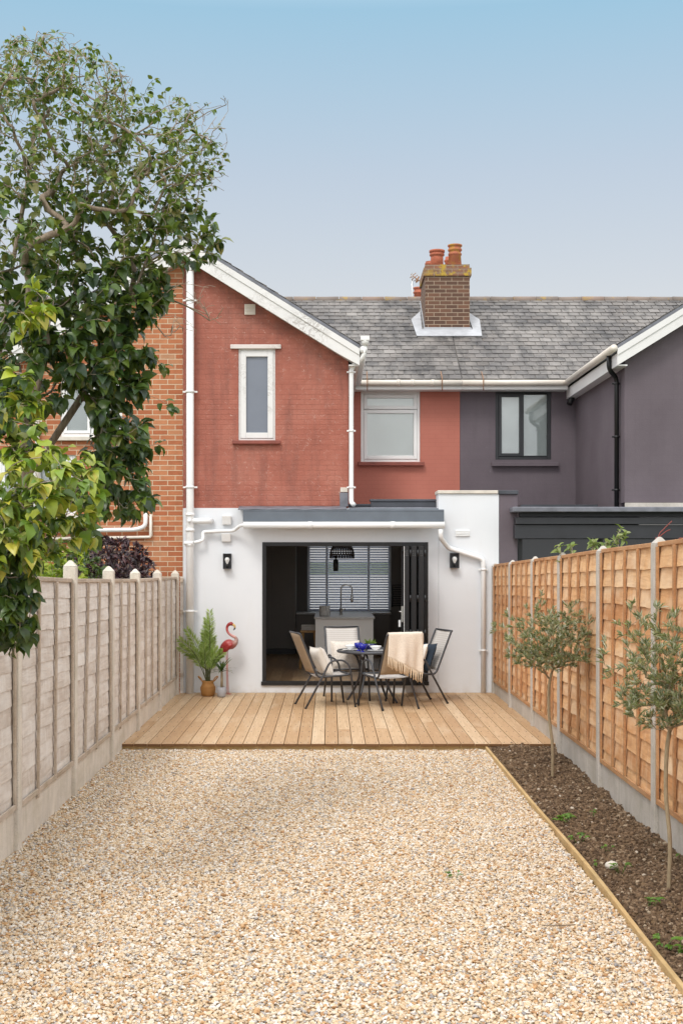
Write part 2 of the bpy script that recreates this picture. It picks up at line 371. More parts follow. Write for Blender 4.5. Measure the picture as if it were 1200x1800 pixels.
        vk = t.n.new('ShaderNodeTexVoronoi'); vk.inputs['Scale'].default_value = 2.3; t.l.new(sc((1, .8, 1.3)), vk.inputs['Vector'])
        c = t.mix(t.ramp(vk.outputs['Distance'], [(.035, .8), (.085, 0.)]), c, dark)
        sx = t.n.new('ShaderNodeSeparateXYZ'); t.l.new(cg.outputs['Object'], sx.inputs[0])
        foot = t.math('MULTIPLY', t.ramp(sx.outputs[2], [(.25, 1.), (.55, 0.)]), t.ramp(t.noise(sc((1, 1, 1)), 4, 5), [(.4, 0.), (.65, .55)]))
        c = t.mix(foot, c, t.mix(.5, c, (.17, .15, .06)))
        return t.done(c, .8, t.bump(gr, .45, .005))
    M['fence_orange'] = fencewood('fence_orange', [(0, (.50, .225, .085)), (.3, (.66, .34, .14)), (.65, (.76, .46, .225)), (.9, (.78, .55, .33)), (1, (.70, .55, .40))], (.34, .13, .045), (.80, .61, .41), .75)
    M['fence_grey'] = fencewood('fence_grey', [(0, (.60, .52, .45)), (.4, (.66, .59, .52)), (.7, (.70, .635, .57)), (1, (.74, .68, .61))], (.38, .31, .255), (.80, .765, .72), .85)
    M['batten_orange'] = fencewood('batten_orange', [(0, (.46, .22, .09)), (1, (.58, .32, .15))], (.24, .10, .04), (.6, .42, .25), .4)
    M['batten_grey'] = fencewood('batten_grey', [(0, (.47, .375, .285)), (1, (.57, .475, .375))], (.24, .175, .13), (.66, .58, .5), .5)
    M['pine'] = fencewood('pine', [(0, (.54, .36, .155)), (1, (.62, .43, .20))], (.38, .22, .085), (.66, .5, .28), .5)
    def concrete(name, base):
        t = NT(name); co = t.coord(); n = t.noise(co, 2.5, 7, .65)
        c = t.ramp(n, [(.3, tuple(b*.8 for b in base)), (.7, tuple(b*1.1 for b in base))])
        c = t.mix(t.ramp(t.noise(co, 90, 3), [(.56, 0.), (.7, .6)]), c, tuple(b*.5 for b in base))
        c = t.mix(t.math('MULTIPLY', t.ramp(t.noise(t.coord(scale=(1, .6, 1.4)), 3.4, 6, .65), [(.48, 0.), (.66, .7)]), .8), c, (base[0]*.72, base[1]*.70, base[2]*.62))
        c = t.mix(t.math('MULTIPLY', t.ramp(t.noise(t.coord(scale=(5, 5, .8)), 3, 5), [(.5, 0.), (.7, .5)]), .8), c, (base[0]*.62, base[1]*.62, base[2]*.55))
        return t.done(c, .9, t.bump(t.noise(co, 70, 4), .35, .004))
    M['concrete'] = concrete('concrete', (.40, .385, .365)); M['concrete_warm'] = concrete('concrete_warm', (.70, .635, .55))
    M['concrete_grey'] = concrete('concrete_grey', (.53, .49, .44))
    # stones
    t = NT('gravel_stone'); r = t.objrand(); co = t.coord()
    c = t.ramp(r, [(0, (.68, .575, .44)), (.22, (.58, .425, .265)), (.42, (.665, .51, .33)), (.60, (.53, .315, .145)), (.69, (.72, .655, .57)), (.82, (.40, .215, .095)), (.86, (.43, .395, .365)), (.935, (.28, .26, .25)), (.95, (.78, .735, .67))], 'CONSTANT')
    c = t.mix(.5, c, t.ramp(t.noise(co, 1.6, 4), [(.3, .72), (.7, 1.0)]), 'MULTIPLY')
    M['gravel'] = t.done(c, .7)
    M['gravel_bed'] = plain('gravel_bed', (.42, .31, .19), .95, 0, .4, 60, .5)
    t = NT('soil'); co = t.coord(); n = t.noise(co, 14, 8, .7)
    c = t.ramp(n, [(.3, (.10, .06, .032)), (.55, (.20, .125, .064)), (.75, (.30, .20, .11))])
    c = t.mix(t.ramp(t.noise(co, 2, 4), [(.5, 0.), (.7, .4)]), c, (.075, .06, .028))
    M['soil'] = t.done(c, .95, t.bump(n, 1.0, .03))
    t = NT('soil_clod'); r = t.objrand()
    c = t.ramp(r, [(0, (.11, .066, .036)), (.3, (.19, .118, .066)), (.6, (.26, .168, .097)), (.88, (.36, .25, .155)), (.955, (.50, .39, .27)), (.987, (.65, .56, .45))], 'CONSTANT')
    M['clod'] = t.done(c, .95, t.bump(t.noise(t.coord(), 6, 4), .6, .05))
    t = NT('grass'); co = t.coord(); M['grass'] = t.done(t.ramp(t.noise(co, 3, 8, .7), [(.3, (.04, .06, .02)), (.7, (.09, .12, .04))]), .95)
    M['asphalt'] = plain('asphalt', (.06, .06, .06), .9, 0, .2, 12)
    # leaves: own tint per leaf
    def leaf(name, rough, trans):
        t = NT(name); c = t.attr(); co = t.coord()
        tl = t.n.new('ShaderNodeBsdfTranslucent'); t.l.new(t.mix(.5, c, (.30, .42, .04)), tl.inputs['Color'])
        ms = t.n.new('ShaderNodeMixShader'); ms.inputs[0].default_value = trans
        t.l.new(t.b.outputs[0], ms.inputs[1]); t.l.new(tl.outputs[0], ms.inputs[2]); t.l.new(ms.outputs[0], t.out.inputs[0])
        return t.done(c, rough)
    M['leaf'] = leaf('leaf', .36, .24); M['leaf_matt'] = leaf('leaf_matt', .5, .35)
    t = NT('purple_leaf'); M['leaf_purple'] = t.done(t.attr(), .4)
    def bark(name, a, b):
        t = NT(name); co = t.coord(); n = t.noise(t.coord(scale=(6, 6, 1.5)), 9, 6, .65)
        return t.done(t.ramp(n, [(.3, a), (.7, b)]), .85, t.bump(n, .5, .006))
    M['bark'] = bark('bark', (.15, .105, .07), (.33, .26, .19)); M['twig'] = bark('twig', (.32, .245, .18), (.50, .41, .32))
    M['olive_bark'] = bark('olive_bark', (.23, .17, .10), (.38, .30, .19))
    # furniture and small things
    M['frame_grey'] = plain('frame_grey', (.045, .047, .053), .4, 0, .1, 6)
    t = NT('sling'); w = t.coord()
    wv = t.n.new('ShaderNodeTexWave'); wv.bands_direction = 'Z'; wv.inputs['Scale'].default_value = 11; wv.inputs['Distortion'].default_value = .2; t.l.new(w, wv.inputs['Vector'])
    c = t.mix(t.ramp(wv.outputs[0], [(.2, 0.), (.8, .55)]), (.50, .46, .42), (.66, .63, .60))
    M['sling'] = t.done(c, .65, t.bump(t.noise(w, 260, 2), .4, .002))
    M['sling_tan'] = plain('sling_tan', (.33, .25, .17), .7, 0, .08, 30, .3)
    def fabric(name, col, sc=160, var=.08, st=.5):
        t = NT(name); co = t.coord(); n = t.noise(co, sc, 2)
        c = t.ramp(n, [(.3, tuple(x*(1-var) for x in col)), (.7, tuple(min(1, x*(1+var)) for x in col))])
        return t.done(c, .9, t.bump(n, st, .003, t.bump(t.noise(co, 14, 3), .25, .02)))
    M['cushion'] = fabric('cushion', (.76, .71, .64)); M['cushion_knit'] = fabric('cushion_knit', (.66, .60, .53), 60, .15, .8)
    M['cushion_navy'] = fabric('cushion_navy', (.016, .028, .045)); M['throw'] = fabric('throw', (.78, .70, .60), 110, .12, .7)
    M['fringe'] = fabric('fringe', (.80, .66, .49), 90)
    M['table_glass'] = plain('table_glass', (.10, .10, .105), .12, 0, .1, 3)
    t = NT('blue_glass'); M['blue_glass'] = t.done((.012, .02, .42), .08, None, 0, None, Transmission_Weight=.35)
    M['blue_pot'] = plain('blue_pot', (.012, .014, .10), .2, 0, .1, 5)
    M['china'] = plain('china', (.82, .82, .81), .2, 0, .02, 5)
    t = NT('wicker'); co = t.coord(); wv = t.n.new('ShaderNodeTexWave'); wv.bands_direction = 'Z'; wv.inputs['Scale'].default_value = 26; wv.inputs['Distortion'].default_value = 1.2; t.l.new(co, wv.inputs['Vector'])
    c = t.ramp(wv.outputs[0], [(.1, (.25, .105, .025)), (.7, (.50, .25, .07))]); M['wicker'] = t.done(c, .7, t.bump(wv.outputs[0], .6, .006))
    M['pot_grey'] = plain('pot_grey', (.34, .33, .34), .7, 0, .1, 12, .2)
    M['terracotta'] = plain('terracotta', (.40, .115, .06), .75, 0, .25, 9, .3)
    M['lich_terracotta'] = None
    t = NT('lichen_terracotta'); co = t.coord(); c = t.ramp(t.noise(co, 5, 4), [(.3, (.36, .11, .06)), (.7, (.43, .15, .08))])
    c = t.mix(t.ramp(t.noise(co, 6, 6, .65), [(.46, 0.), (.6, .9)]), c, (.42, .24, .03)); M['lich_terracotta'] = t.done(c, .85)
    t = NT('flamingo_paint'); c = t.attr(); n = t.noise(t.coord(scale=(1, 1, 1)), 45, 4, .6)
    M['flamingo'] = t.done(t.mix(t.ramp(n, [(.54, 0.), (.70, .3)]), c, (.7, .3, .3)), .3, t.bump(n, .5, .01))
    M['pink_rod'] = plain('pink_rod', (.55, .2, .18), .5); M['beak'] = plain('beak', (.62, .42, .15), .4); M['black'] = plain('black', (.012, .012, .012), .4)
    M['dark_feather'] = plain('dark_feather', (.05, .018, .016), .5, 0, .4, 30)
    # indoors
    M['dark_wall'] = plain('dark_wall', (.17, .157, .143), .7, 0, .06, 2); M['dark_cabinet'] = plain('dark_cabinet', (.165, .15, .135), .45, 0, .06, 2)
    M['ceiling'] = plain('ceiling', (.86, .855, .84), .9, 0, .03, 2)
    t = NT('oak_floor'); r = t.island(); n = t.noise(t.coord(scale=(1, .08, 1)), 40, 4)
    M['oak_floor'] = t.done(t.mix(t.ramp(n, [(.35, .6), (.6, 0.)]), t.ramp(r, [(0, (.30, .185, .095)), (1, (.42, .28, .155))]), (.2, .11, .05)), .4)
    M['island_white'] = plain('island_white', (.86, .855, .84), .4, 0, .03, 2); M['worktop'] = plain('worktop', (.55, .54, .53), .35, 0, .1, 20)
    M['steel'] = plain('steel', (.55, .54, .52), .25, 1, .05, 5); M['stool_wood'] = plain('stool_wood', (.42, .24, .09), .5, 0, .2, 20)
    t = NT('slat_white'); tl = t.n.new('ShaderNodeBsdfTranslucent'); tl.inputs['Color'].default_value = (.88, .91, .98, 1); ms = t.n.new('ShaderNodeMixShader'); ms.inputs[0].default_value = .7; t.l.new(t.b.outputs[0], ms.inputs[1]); t.l.new(tl.outputs[0], ms.inputs[2]); t.l.new(ms.outputs[0], t.out.inputs[0]); M['slat_white'] = t.done((.68, .72, .80), .5); M['rattan'] = plain('rattan', (.022, .014, .010), .7, 0, .3, 40)
    M['cement_pot'] = plain('cement_pot', (.55, .54, .52), .8, 0, .1, 20)
    t = NT('bulb'); M['bulb'] = t.done((.82, .82, .8), .15, None, 0, None, Transmission_Weight=.2)
    M['rust'] = plain('rust', (.30, .17, .10), .9, 0, .3, 20); M['flower_red'] = plain('vine_stem', (.20, .04, .03), .7)
mats()
# ------------------------------------------------------------------ setting: ground, gravel, soil, deck
WY = 18.65                         # rear wall plane
FL, FR = -2.25, 2.46               # fence lines
DY = 13.55                         # front edge of the deck
BX = 1.69                          # edging board between gravel and soil
DZ = 0.08                          # deck top
def sheet(name, mat, x0, x1, y0, y1, z, kind='structure', nx=1, ny=1, fz=None):
    mb = MB(); mb.grid(nx, ny, lambda u, v: (x0+(x1-x0)*u, y0+(y1-y0)*v, z + (fz(x0+(x1-x0)*u, y0+(y1-y0)*v) if fz else 0)), False)
    return tag(mb.build(name, mat), kind=kind)
sheet('ground', M['grass'], -300, 300, -100, 500, -0.06)
sheet('street', M['concrete'], -60, 60, 31, 140, -0.03)
sheet('front_path', M['concrete'], -12, 12, 25.6, 30.8, -0.04)
sheet('gravel_ground', M['gravel_bed'], FL, BX, 1.0, DY + .25, 0.0)

def n3(x, y, z=0): return mnoise.noise(Vector((x, y, z)))
def soilh(x, y):
    return .03*n3(x*2.2, y*2.2) + .03*n3(x*6, y*6, 3) + .02*n3(x*15, y*15, 7) + .02*n3(x*34, y*34, 9) + .025*max(0, (y-11.5)/2) * 1.0
sheet('soil', M['soil'], BX + .02, FR + .02, 2.5, DY + .3, 0.012, nx=40, ny=400, fz=soilh)

def scatter(name, mat, bed, x0, x1, y0, y1, z0, dens, smin, smax, flat, zjit, seed, lump=.45, hfn=None, nx=1, ny=1, sub=2):
    mb = MB(); mb.grid(nx, ny, lambda u, v: (x0+(x1-x0)*u, y0+(y1-y0)*v, z0 + (hfn(x0+(x1-x0)*u, y0+(y1-y0)*v) if hfn else 0)), False)
    o = mb.build(name, bed); g = bpy.data.node_groups.new(name, 'GeometryNodeTree')
    g.interface.new_socket('Geometry', in_out='INPUT', socket_type='NodeSocketGeometry'); g.interface.new_socket('Geometry', in_out='OUTPUT', socket_type='NodeSocketGeometry')
    n, l = g.nodes, g.links; gi = n.new('NodeGroupInput'); go = n.new('NodeGroupOutput')
    d = n.new('GeometryNodeDistributePointsOnFaces'); d.inputs['Density'].default_value = dens; d.inputs['Seed'].default_value = seed; l.new(gi.outputs[0], d.inputs[0])
    def rnd(kind, a, b, sd):
        r = n.new('FunctionNodeRandomValue'); r.data_type = kind
        i = 0 if kind == 'FLOAT_VECTOR' else 2
        r.inputs[i].default_value = a; r.inputs[i+1].default_value = b; r.inputs['Seed'].default_value = sd; return r.outputs[0 if kind == 'FLOAT_VECTOR' else 1]
    join = n.new('GeometryNodeJoinGeometry')
    for k in range(5):
        ico = n.new('GeometryNodeMeshIcoSphere'); ico.inputs['Radius'].default_value = .5; ico.inputs['Subdivisions'].default_value = sub
        sp = n.new('GeometryNodeSetPosition'); nz = n.new('ShaderNodeTexNoise'); nz.noise_dimensions = '4D'; nz.inputs['W'].default_value = k*7.3 + seed; nz.inputs['Scale'].default_value = 1.7; nz.inputs['Detail'].default_value = 1
        po = n.new('GeometryNodeInputPosition'); l.new(po.outputs[0], nz.inputs['Vector'])
        sb = n.new('ShaderNodeVectorMath'); sb.operation = 'SUBTRACT'; sb.inputs[1].default_value = (.5, .5, .5); l.new(nz.outputs['Color'], sb.inputs[0])
        ms = n.new('ShaderNodeVectorMath'); ms.operation = 'SCALE'; ms.inputs['Scale'].default_value = lump*2; l.new(sb.outputs[0], ms.inputs[0])
        l.new(ico.outputs[0], sp.inputs[0]); l.new(ms.outputs[0], sp.inputs['Offset'])
        ss = n.new('GeometryNodeSetShadeSmooth'); l.new(sp.outputs[0], ss.inputs[0])
        sm = n.new('GeometryNodeSetMaterial'); sm.inputs['Material'].default_value = mat; l.new(ss.outputs[0], sm.inputs[0])
        gt = n.new('GeometryNodeGeometryToInstance'); l.new(sm.outputs[0], gt.inputs[0]); l.new(gt.outputs[0], join.inputs[0])
    ip = n.new('GeometryNodeInstanceOnPoints'); l.new(d.outputs[0], ip.inputs['Points']); l.new(join.outputs[0], ip.inputs['Instance']); ip.inputs['Pick Instance'].default_value = True
    off = n.new('GeometryNodeSetPosition'); l.new(rnd('FLOAT_VECTOR', (0, 0, -zjit*.3), (0, 0, zjit), 5), off.inputs['Offset']); l.new(d.outputs[0], off.inputs[0]); l.new(off.outputs[0], ip.inputs['Points'])
    l.new(rnd('FLOAT_VECTOR', (-.5, -.5, 0), (.5, .5, 6.28), 1), ip.inputs['Rotation'])
    vm = rnd('FLOAT_VECTOR', (.75, .6, flat*.75), (1.3, 1.0, flat*1.25), 2)
    pw = n.new('ShaderNodeMath'); pw.operation = 'POWER'; l.new(rnd('FLOAT', 0., 1., 3), pw.inputs[0]); pw.inputs[1].default_value = 1.7
    mr = n.new('ShaderNodeMapRange'); mr.inputs[3].default_value = smin; mr.inputs[4].default_value = smax; l.new(pw.outputs[0], mr.inputs[0])
    sv = n.new('ShaderNodeVectorMath'); sv.operation = 'SCALE'; l.new(vm, sv.inputs[0]); l.new(mr.outputs[0], sv.inputs['Scale']); l.new(sv.outputs[0], ip.inputs['Scale'])
    j2 = n.new('GeometryNodeJoinGeometry'); l.new(ip.outputs[0], j2.inputs[0]); l.new(gi.outputs[0], j2.inputs[0]); l.new(j2.outputs[0], go.inputs[0])
    o.modifiers.new('scatter', 'NODES').node_group = g
    return o
tag(scatter('gravel', M['gravel'], M['gravel_bed'], FL + .01, BX - .005, 5.0, DY + .02, .004, 8200, .010, .029, .6, .014, 3, hfn=lambda x, y: .012*n3(x*1.6, y*1.6, 2) + .008*n3(x*5, y*5, 6), nx=40, ny=80), 'loose cream and tan gravel stones covering the yard', 'gravel', kind='stuff')
tag(scatter('soil_clods', M['clod'], M['soil'], BX + .05, FR - .01, 5.2, DY + .1, .014, 5200, .006, .032, .75, .006, 8, .6, soilh, 30, 220), 'crumbled brown soil with small stones in the bed', 'soil', kind='stuff')

# deck: boards with butt joints, end grain, fascia below
mb = MB(); pitch = .1468; x = FL + .006; i = 0
while x < FR + .05:
    x1 = min(x + pitch - .007, FR + .05); cuts = [DY, WY - .004]
    h = random.random()
    if h < .5: cuts.insert(1, DY + random.choice((1.2, 1.9, 2.7, 3.4, 4.1)) + random.uniform(-.1, .1))
    for a, b in zip(cuts, cuts[1:]):
        dz = random.uniform(-.0012, .0012); mb.box(x, x1, a + (.002 if a > DY else random.uniform(-.004, .004)), b - .002, DZ - .028 + dz, DZ + dz)
    x += pitch
scr = MB()
for (bx0, bx1) in sorted({(round(v[0], 4), 0) for v in mb.v[::8]}):
    for k in range(13):
        y = DY + .1 + k*.42
        if y > WY - .05: continue
        for dx in (.03, .11): scr.tube([(bx0 + dx, y + random.uniform(-.012, .012), DZ - .002), (bx0 + dx, y + random.uniform(-.012, .012), DZ + .0016)], .0045, 5)
deck = tag(mb.build('deck', M['deck'], bevel=.003), kind='structure')
so_ = scr.build('deck_screws', M['dark_cap'], deck, world=False); tag(so_, kind='stuff')
mb = MB(); mb.box(FL + .02, FR + .03, DY + .03, DY + .075, -.04, DZ - .0285)
tag(mb.build('deck_fascia', M['pine'], deck, world=False), kind='structure')
mb = MB()
for k in range(13): mb.box(FL + .02 + k*.39, FL + .065 + k*.39, DY + .08, WY - .01, -.03, DZ - .03)
tag(mb.build('deck_joist', M['pine'], deck, world=False), kind='structure')

ed = thing('timber_edging', 'long pale timber edging board between the gravel and the soil bed', 'edging board', (BX, 9, 0))
mb = MB(); ys = np.linspace(4.6, DY + .02, 26)
for a, b in ((4.6, 8.42), (8.424, DY + .02)):
    seg = 10
    mb.grid(seg, 7, lambda u, v: (lambda y, q: (BX + .012*math.sin(y*.9) + [.0, .0, .004, .022, .026, .026, .0, .0][q] - .004, y, [-.05, .052, .056, .056, .052, -.05, -.05, -.05][q] + .006*math.sin(y*1.7)))(a+(b-a)*u, round(v*7)), False)
mb.build('board', M['pine'], ed)

# ------------------------------------------------------------------ houses
def window(parent, x0, x1, z0, z1, Y, frame_mat, panes, depth=.09, fw=.055, back=None, sashw=.045, recess=.03):
    """frame box + panes: list of (x0,x1,z0,z1 as fractions, backing material, glass?, sash?)"""
    mb = MB(); f = fw
    ya, yb = Y + recess, Y + recess + .07
    mb.box(x0, x0+f, ya, yb, z0, z1); mb.box(x1-f, x1, ya, yb, z0, z1); mb.box(x0+f, x1-f, ya, yb, z0, z0+f); mb.box(x0+f, x1-f, ya, yb, z1-f, z1)
    fr = mb.build('window', frame_mat, parent, bevel=.006)
    ix0, ix1, iz0, iz1 = x0+f, x1-f, z0+f, z1-f
    for (a, b, c, d, bm, sash) in panes:
        px0, px1, pz0, pz1 = ix0+(ix1-ix0)*a, ix0+(ix1-ix0)*b, iz0+(iz1-iz0)*c, iz0+(iz1-iz0)*d
        s_ = sashw if sash else .012
        q = MB(); y0, y1 = ya-.012, yb-.012
        g = .002
        q.box(px0+g, px0+s_, y0, y1, pz0+g, pz1-g); q.box(px1-s_, px1-g, y0, y1, pz0+g, pz1-g); q.box(px0+s_, px1-s_, y0, y1, pz0+g, pz0+s_); q.box(px0+s_, px1-s_, y0, y1, pz1-s_, pz1-g)
        q.build('sash', frame_mat, fr, bevel=.005)
        q = MB(); q.box(px0+s_-.004, px1-s_+.004, ya+.02, ya+.026, pz0+s_-.004, pz1-s_+.004)
        if bm is M['obscure_glass'] or bm is M['dark_glass']: q.build('pane', bm, fr)
        else:
            q.build('pane', M['glass'], fr)
            q = MB(); zz = np.linspace(pz0, pz1, 9)
            q.box(px0+.01, px1-.01, ya+.04, ya+.045, pz0, pz1); q.build('blind', bm, fr)
    return fr
def wall_with_holes(mb, x0, x1, z0, z1, Y, th, holes):
    """flat wall facing -Y with rectangular openings (x0,x1,z0,z1), built from butted blocks"""
    xs = sorted({x0, x1, *[h[0] for h in holes], *[h[1] for h in holes]})
    for a, b in zip(xs, xs[1:]):
        cuts = sorted([(h[2], h[3]) for h in holes if h[0] <= a + 1e-6 and h[1] >= b - 1e-6]); z = z0
        for c, d in cuts:
            if c > z: mb.box(a, b, Y, Y+th, z, c)
            z = d
        if z < z1: mb.box(a, b, Y, Y+th, z, z1)
    return mb
def pipe(parent, name, mat, pts, r, clips=(), clipmat=None, rr=.06, n=12):
    mb = MB(); mb.tube(bend(pts, rr, 6), r, n); o = mb.build(name, mat, parent)
    for c in clips:
        q = MB(); q.tube([(c[0], c[1], c[2]-.016), (c[0], c[1], c[2]+.016)], r*1.18, n); q.box(c[0]-r*1.9, c[0]+r*1.9, c[1]+r*.3, c[1]+r*.75, c[2]-.012, c[2]+.012)
        q.build('pipe_clip', clipmat or mat, o)
    return o
def slates(parent, name, quadfn, rows, cols, skip=None, th=.006, w_jit=.0):
    """quadfn(u,v)-> point on roof, u along eaves 0..1, v up slope 0..1"""
    mb = MB(); nrm = (quadfn(1, 0)-quadfn(0, 0)).cross(quadfn(0, 1)-quadfn(0, 0)).normalized()
    for r in range(rows):
        o = .5/cols if r % 2 else 0
        for c in range(cols + 1):
            u0, u1 = max(0, c/cols - o), min(1, (c+1)/cols - o)
            if u1 - u0 < .1/cols: continue
            v0, v1 = r/rows + random.uniform(-.0015, .0015), min(1.0, (r+1.25)/rows)
            if skip and skip((u0+u1)/2, (r+.5)/rows): continue
            g = .04/cols; lift = .012 + random.uniform(0, .005)
            a, b, c2, d = quadfn(u0+g, v0), quadfn(u1-g, v0+random.uniform(-.001, .001)), quadfn(u1-g, v1), quadfn(u0+g, v1)
            lo, hi = nrm*lift, nrm*.002
            mb._add([a+lo, b+lo, c2+hi, d+hi, a+lo+nrm*th, b+lo+nrm*th, c2+hi+nrm*th, d+hi+nrm*th], [(4,5,6,7),(0,1,5,4),(1,2,6,5),(3,0,4,7)])
    return mb.build(name, M['slate'], parent)

EZ, EY, T = 5.20, 22.05, .62       # eaves height, eaves line of the main roof, slope
RZ, RY = 7.30, 25.45               # ridge
WX1 = PX(612, WY)                  # right side of the red wing
APX, APZ = -2.12, 6.79             # shared gable apex
PARTY = 2.33                       # party wall of our house and the dark one
RX = 4.38                          # left side of the dark wing
BY = 22.4                          # recessed rear wall

red = thing('red_house', 'terraced house with red painted upper walls and a white rendered ground floor', 'house', (.2, WY, 0))
# --- door opening and white ground floor
DX0, DX1, DZ0, DZ1 = PX(461, WY), PX(752, WY), .19, PZ(953, WY)
WTOP = PZ(893, WY)
mb = MB(); wall_with_holes(mb, PX(318, WY), 1.62, -.05, WTOP, WY, .28, [(DX0, DX1, DZ0, DZ1)])
mb.box(DX0, DX1, WY + .02, WY + .28, -.05, DZ0 - .004)
mb.build('ground_floor_wall', M['white_render'], red)
mb = MB(); mb.box(1.6205, PX(876.5, WY), WY - .003, WY + .45, -.05, PZ(868, WY))
mb.build('parapet_wall', M['white_render'], red, bevel=.008)
mb = MB(); mb.box(PX(768.5, WY), PX(874.5, WY), WY - .03, WY + .48, PZ(868, WY) + .002, PZ(862, WY)); mb.build('coping', M['stone_cap'], red, bevel=.006)
# --- red wing: gable from WTOP up (mirrored by the brick house)
w1 = (PX(419, WY), PX(484, WY), PZ(774, WY), PZ(613, WY))
mb = MB()
zt = lambda x: APZ - T * abs(x - APX) - .05
xs = [APX + .0, w1[0], w1[1], WX1]
mb.prism([(xs[0], WTOP), (xs[1], WTOP), (xs[1], zt(xs[1])), (xs[0], zt(xs[0]))], WY + .002, WY + .28)
mb.prism([(xs[1], WTOP), (xs[2], WTOP), (xs[2], w1[2]), (xs[1], w1[2])], WY + .002, WY + .28)
mb.prism([(xs[1], w1[3]), (xs[2], w1[3]), (xs[2], zt(xs[2])), (xs[1], zt(xs[1]))], WY + .002, WY + .28)
mb.prism([(xs[2], WTOP), (xs[3], WTOP), (xs[3], EZ - .1), (xs[3], zt(xs[3])), (xs[2], zt(xs[2]))], WY + .002, WY + .28)
mb.box(WX1 - .28, WX1, WY + .281, BY, WTOP, EZ - .02)
mb.build('gable_wall', M['red_brick'], red)
mb = MB(); mb.box(xs[0] - .04, xs[0] - .002, WY - .002, WY + .2, WTOP, zt(xs[0]) - .1); mb.build('party_strip', M['red_brick'], red)
window(red, *w1, WY, M['flaky_white'], [(0, 1, 0, 1, M['obscure_glass'], True)], fw=.03, sashw=.085, recess=.02)
mb = MB(); mb.box(PX(405, WY), PX(494, WY), WY - .035, WY + .1, PZ(613.5, WY), PZ(606, WY)); mb.build('lintel', M['flaky_sill'], red, bevel=.008)
mb = MB(); mb.box(PX(409, WY), PX(493, WY), WY - .07, WY + .06, PZ(781, WY), PZ(774.5, WY)); mb.build('window_sill', M['red_sill'], red, bevel=.008)
def vent(parent, px0, py0, px1, py1, Y, slats, mat):
    mb = MB(); x0, x1, z0, z1 = PX(px0, Y), PX(px1, Y), PZ(py1, Y), PZ(py0, Y)
    mb.box(x0, x1, Y - .018, Y, z0, z1)
    for k in range(slats):
        z = z0 + (k + .5) * (z1 - z0) / slats; mb.hexa([(x0+.01, Y-.03, z-.01), (x1-.01, Y-.03, z-.01), (x1-.01, Y-.0182, z-.002), (x0+.01, Y-.0182, z-.002), (x0+.01, Y-.03, z-.004), (x1-.01, Y-.03, z-.004), (x1-.01, Y-.0182, z+.007), (x0+.01, Y-.0182, z+.007)])
    return mb.build('air_vent', mat, parent, bevel=.002)
vent(red, 430, 535, 449, 553.5, WY, 7, M['cream_upvc'])
vent(red, 800, 932, 825, 942, WY - .003, 4, M['upvc'])
def box_cover(parent, px0, py0, px1, py1, Y, d=.09):
    x0, x1, z0, z1 = PX(px0, Y), PX(px1, Y), PZ(py1, Y), PZ(py0, Y)
    mb = MB(); mb.hexa([(x0, Y-d*.55, z0), (x1, Y-d*.55, z0), (x1, Y-.002, z0), (x0, Y-.002, z0), (x0, Y-d, z1), (x1, Y-d, z1), (x1, Y-.002, z1), (x0, Y-.002, z1)])
    return mb.build('vent_cover', M['upvc'], parent, bevel=.008)
box_cover(red, 391, 907, 407, 922.5, WY); box_cover(red, 390, 938, 406, 952.5, WY)
# --- recessed red wall with window
w2 = (PX(634, BY), PX(738, BY), PZ(812, BY), PZ(688, BY))
mb = MB(); wall_with_holes(mb, WX1 - .2, PARTY - .002, 2.6, EZ + .1, BY, .25, [w2]); mb.build('recessed_wall', M['red_paint'], red)
window(red, *w2, BY, M['upvc'], [(0, 1, .77, 1, M['white_blind'], True), (0, 1, 0, .765, M['white_blind'], True)], fw=.05, sashw=.065)
mb = MB(); mb.box(PX(629, BY), PX(745, BY), BY - .09, BY + .05, PZ(819, BY), PZ(812.5, BY)); mb.build('window_sill', M['red_sill'], red, bevel=.008)

# --- roofs
def main_roof(parent, x0, x1, cols, skip=None):
    mb = MB(); mb.prism([], 0, 0) if 0 else None
    mb._add([(x0, EY, EZ), (x1, EY, EZ), (x1, RY, RZ), (x0, RY, RZ), (x0, 2*RY-EY, EZ), (x1, 2*RY-EY, EZ)], [(0, 1, 2, 3), (3, 2, 5, 4), (0, 3, 4), (1, 5, 2), (0, 4, 5, 1)])
    o = mb.build('roof', M['slate'], parent)
    q0, q1 = Vector((x0, EY, EZ)), Vector((x1, EY, EZ)); up = Vector((0, RY-EY, RZ-EZ))
    slates(o, 'slate_course', lambda u, v: q0 + (q1-q0)*u + up*v, 21, cols, skip)
    mb = MB(); x = x0
    while x < x1 - .02:
        e = min(x + .46, x1); mb.tube([(x+.006, RY, RZ - .03 + random.uniform(-.006, .006)), (e-.006, RY, RZ - .03 + random.uniform(-.006, .006))], .085, 14); x += .46
    mb.build('ridge_tile', M['ridge'], o); return o
CH = (PX(747, 23.98), PX(825, 23.98), 23.98, 25.1)      # chimney footprint
mr = main_roof(red, -2.1, PARTY - .003, 20)
def wing_roof(parent, sgn, apx, apz, ex, y1):
    """half of a gable roof: ridge along Y at apx down to eaves at ex"""
    ez = apz - T*abs(ex-apx); d = .05
    mb = MB()
    p = [(apx, apz), (ex, ez), (ex, ez - d), (apx, apz - d)]
    if sgn > 0: p = p[::-1]
    mb.prism(p, WY - .24, y1); o = mb.build('wing_roof', M['lead_dark'], parent)
    q0 = Vector((ex, WY - .25, ez)); q1 = Vector((ex, y1, ez)); up = Vector((apx-ex, 0, apz-ez))
    if sgn < 0: q0, q1 = q1, q0
    slates(o, 'slate_course', lambda u, v: q0 + (q1-q0)*u + up*v, 15, 24)
    return o, ez
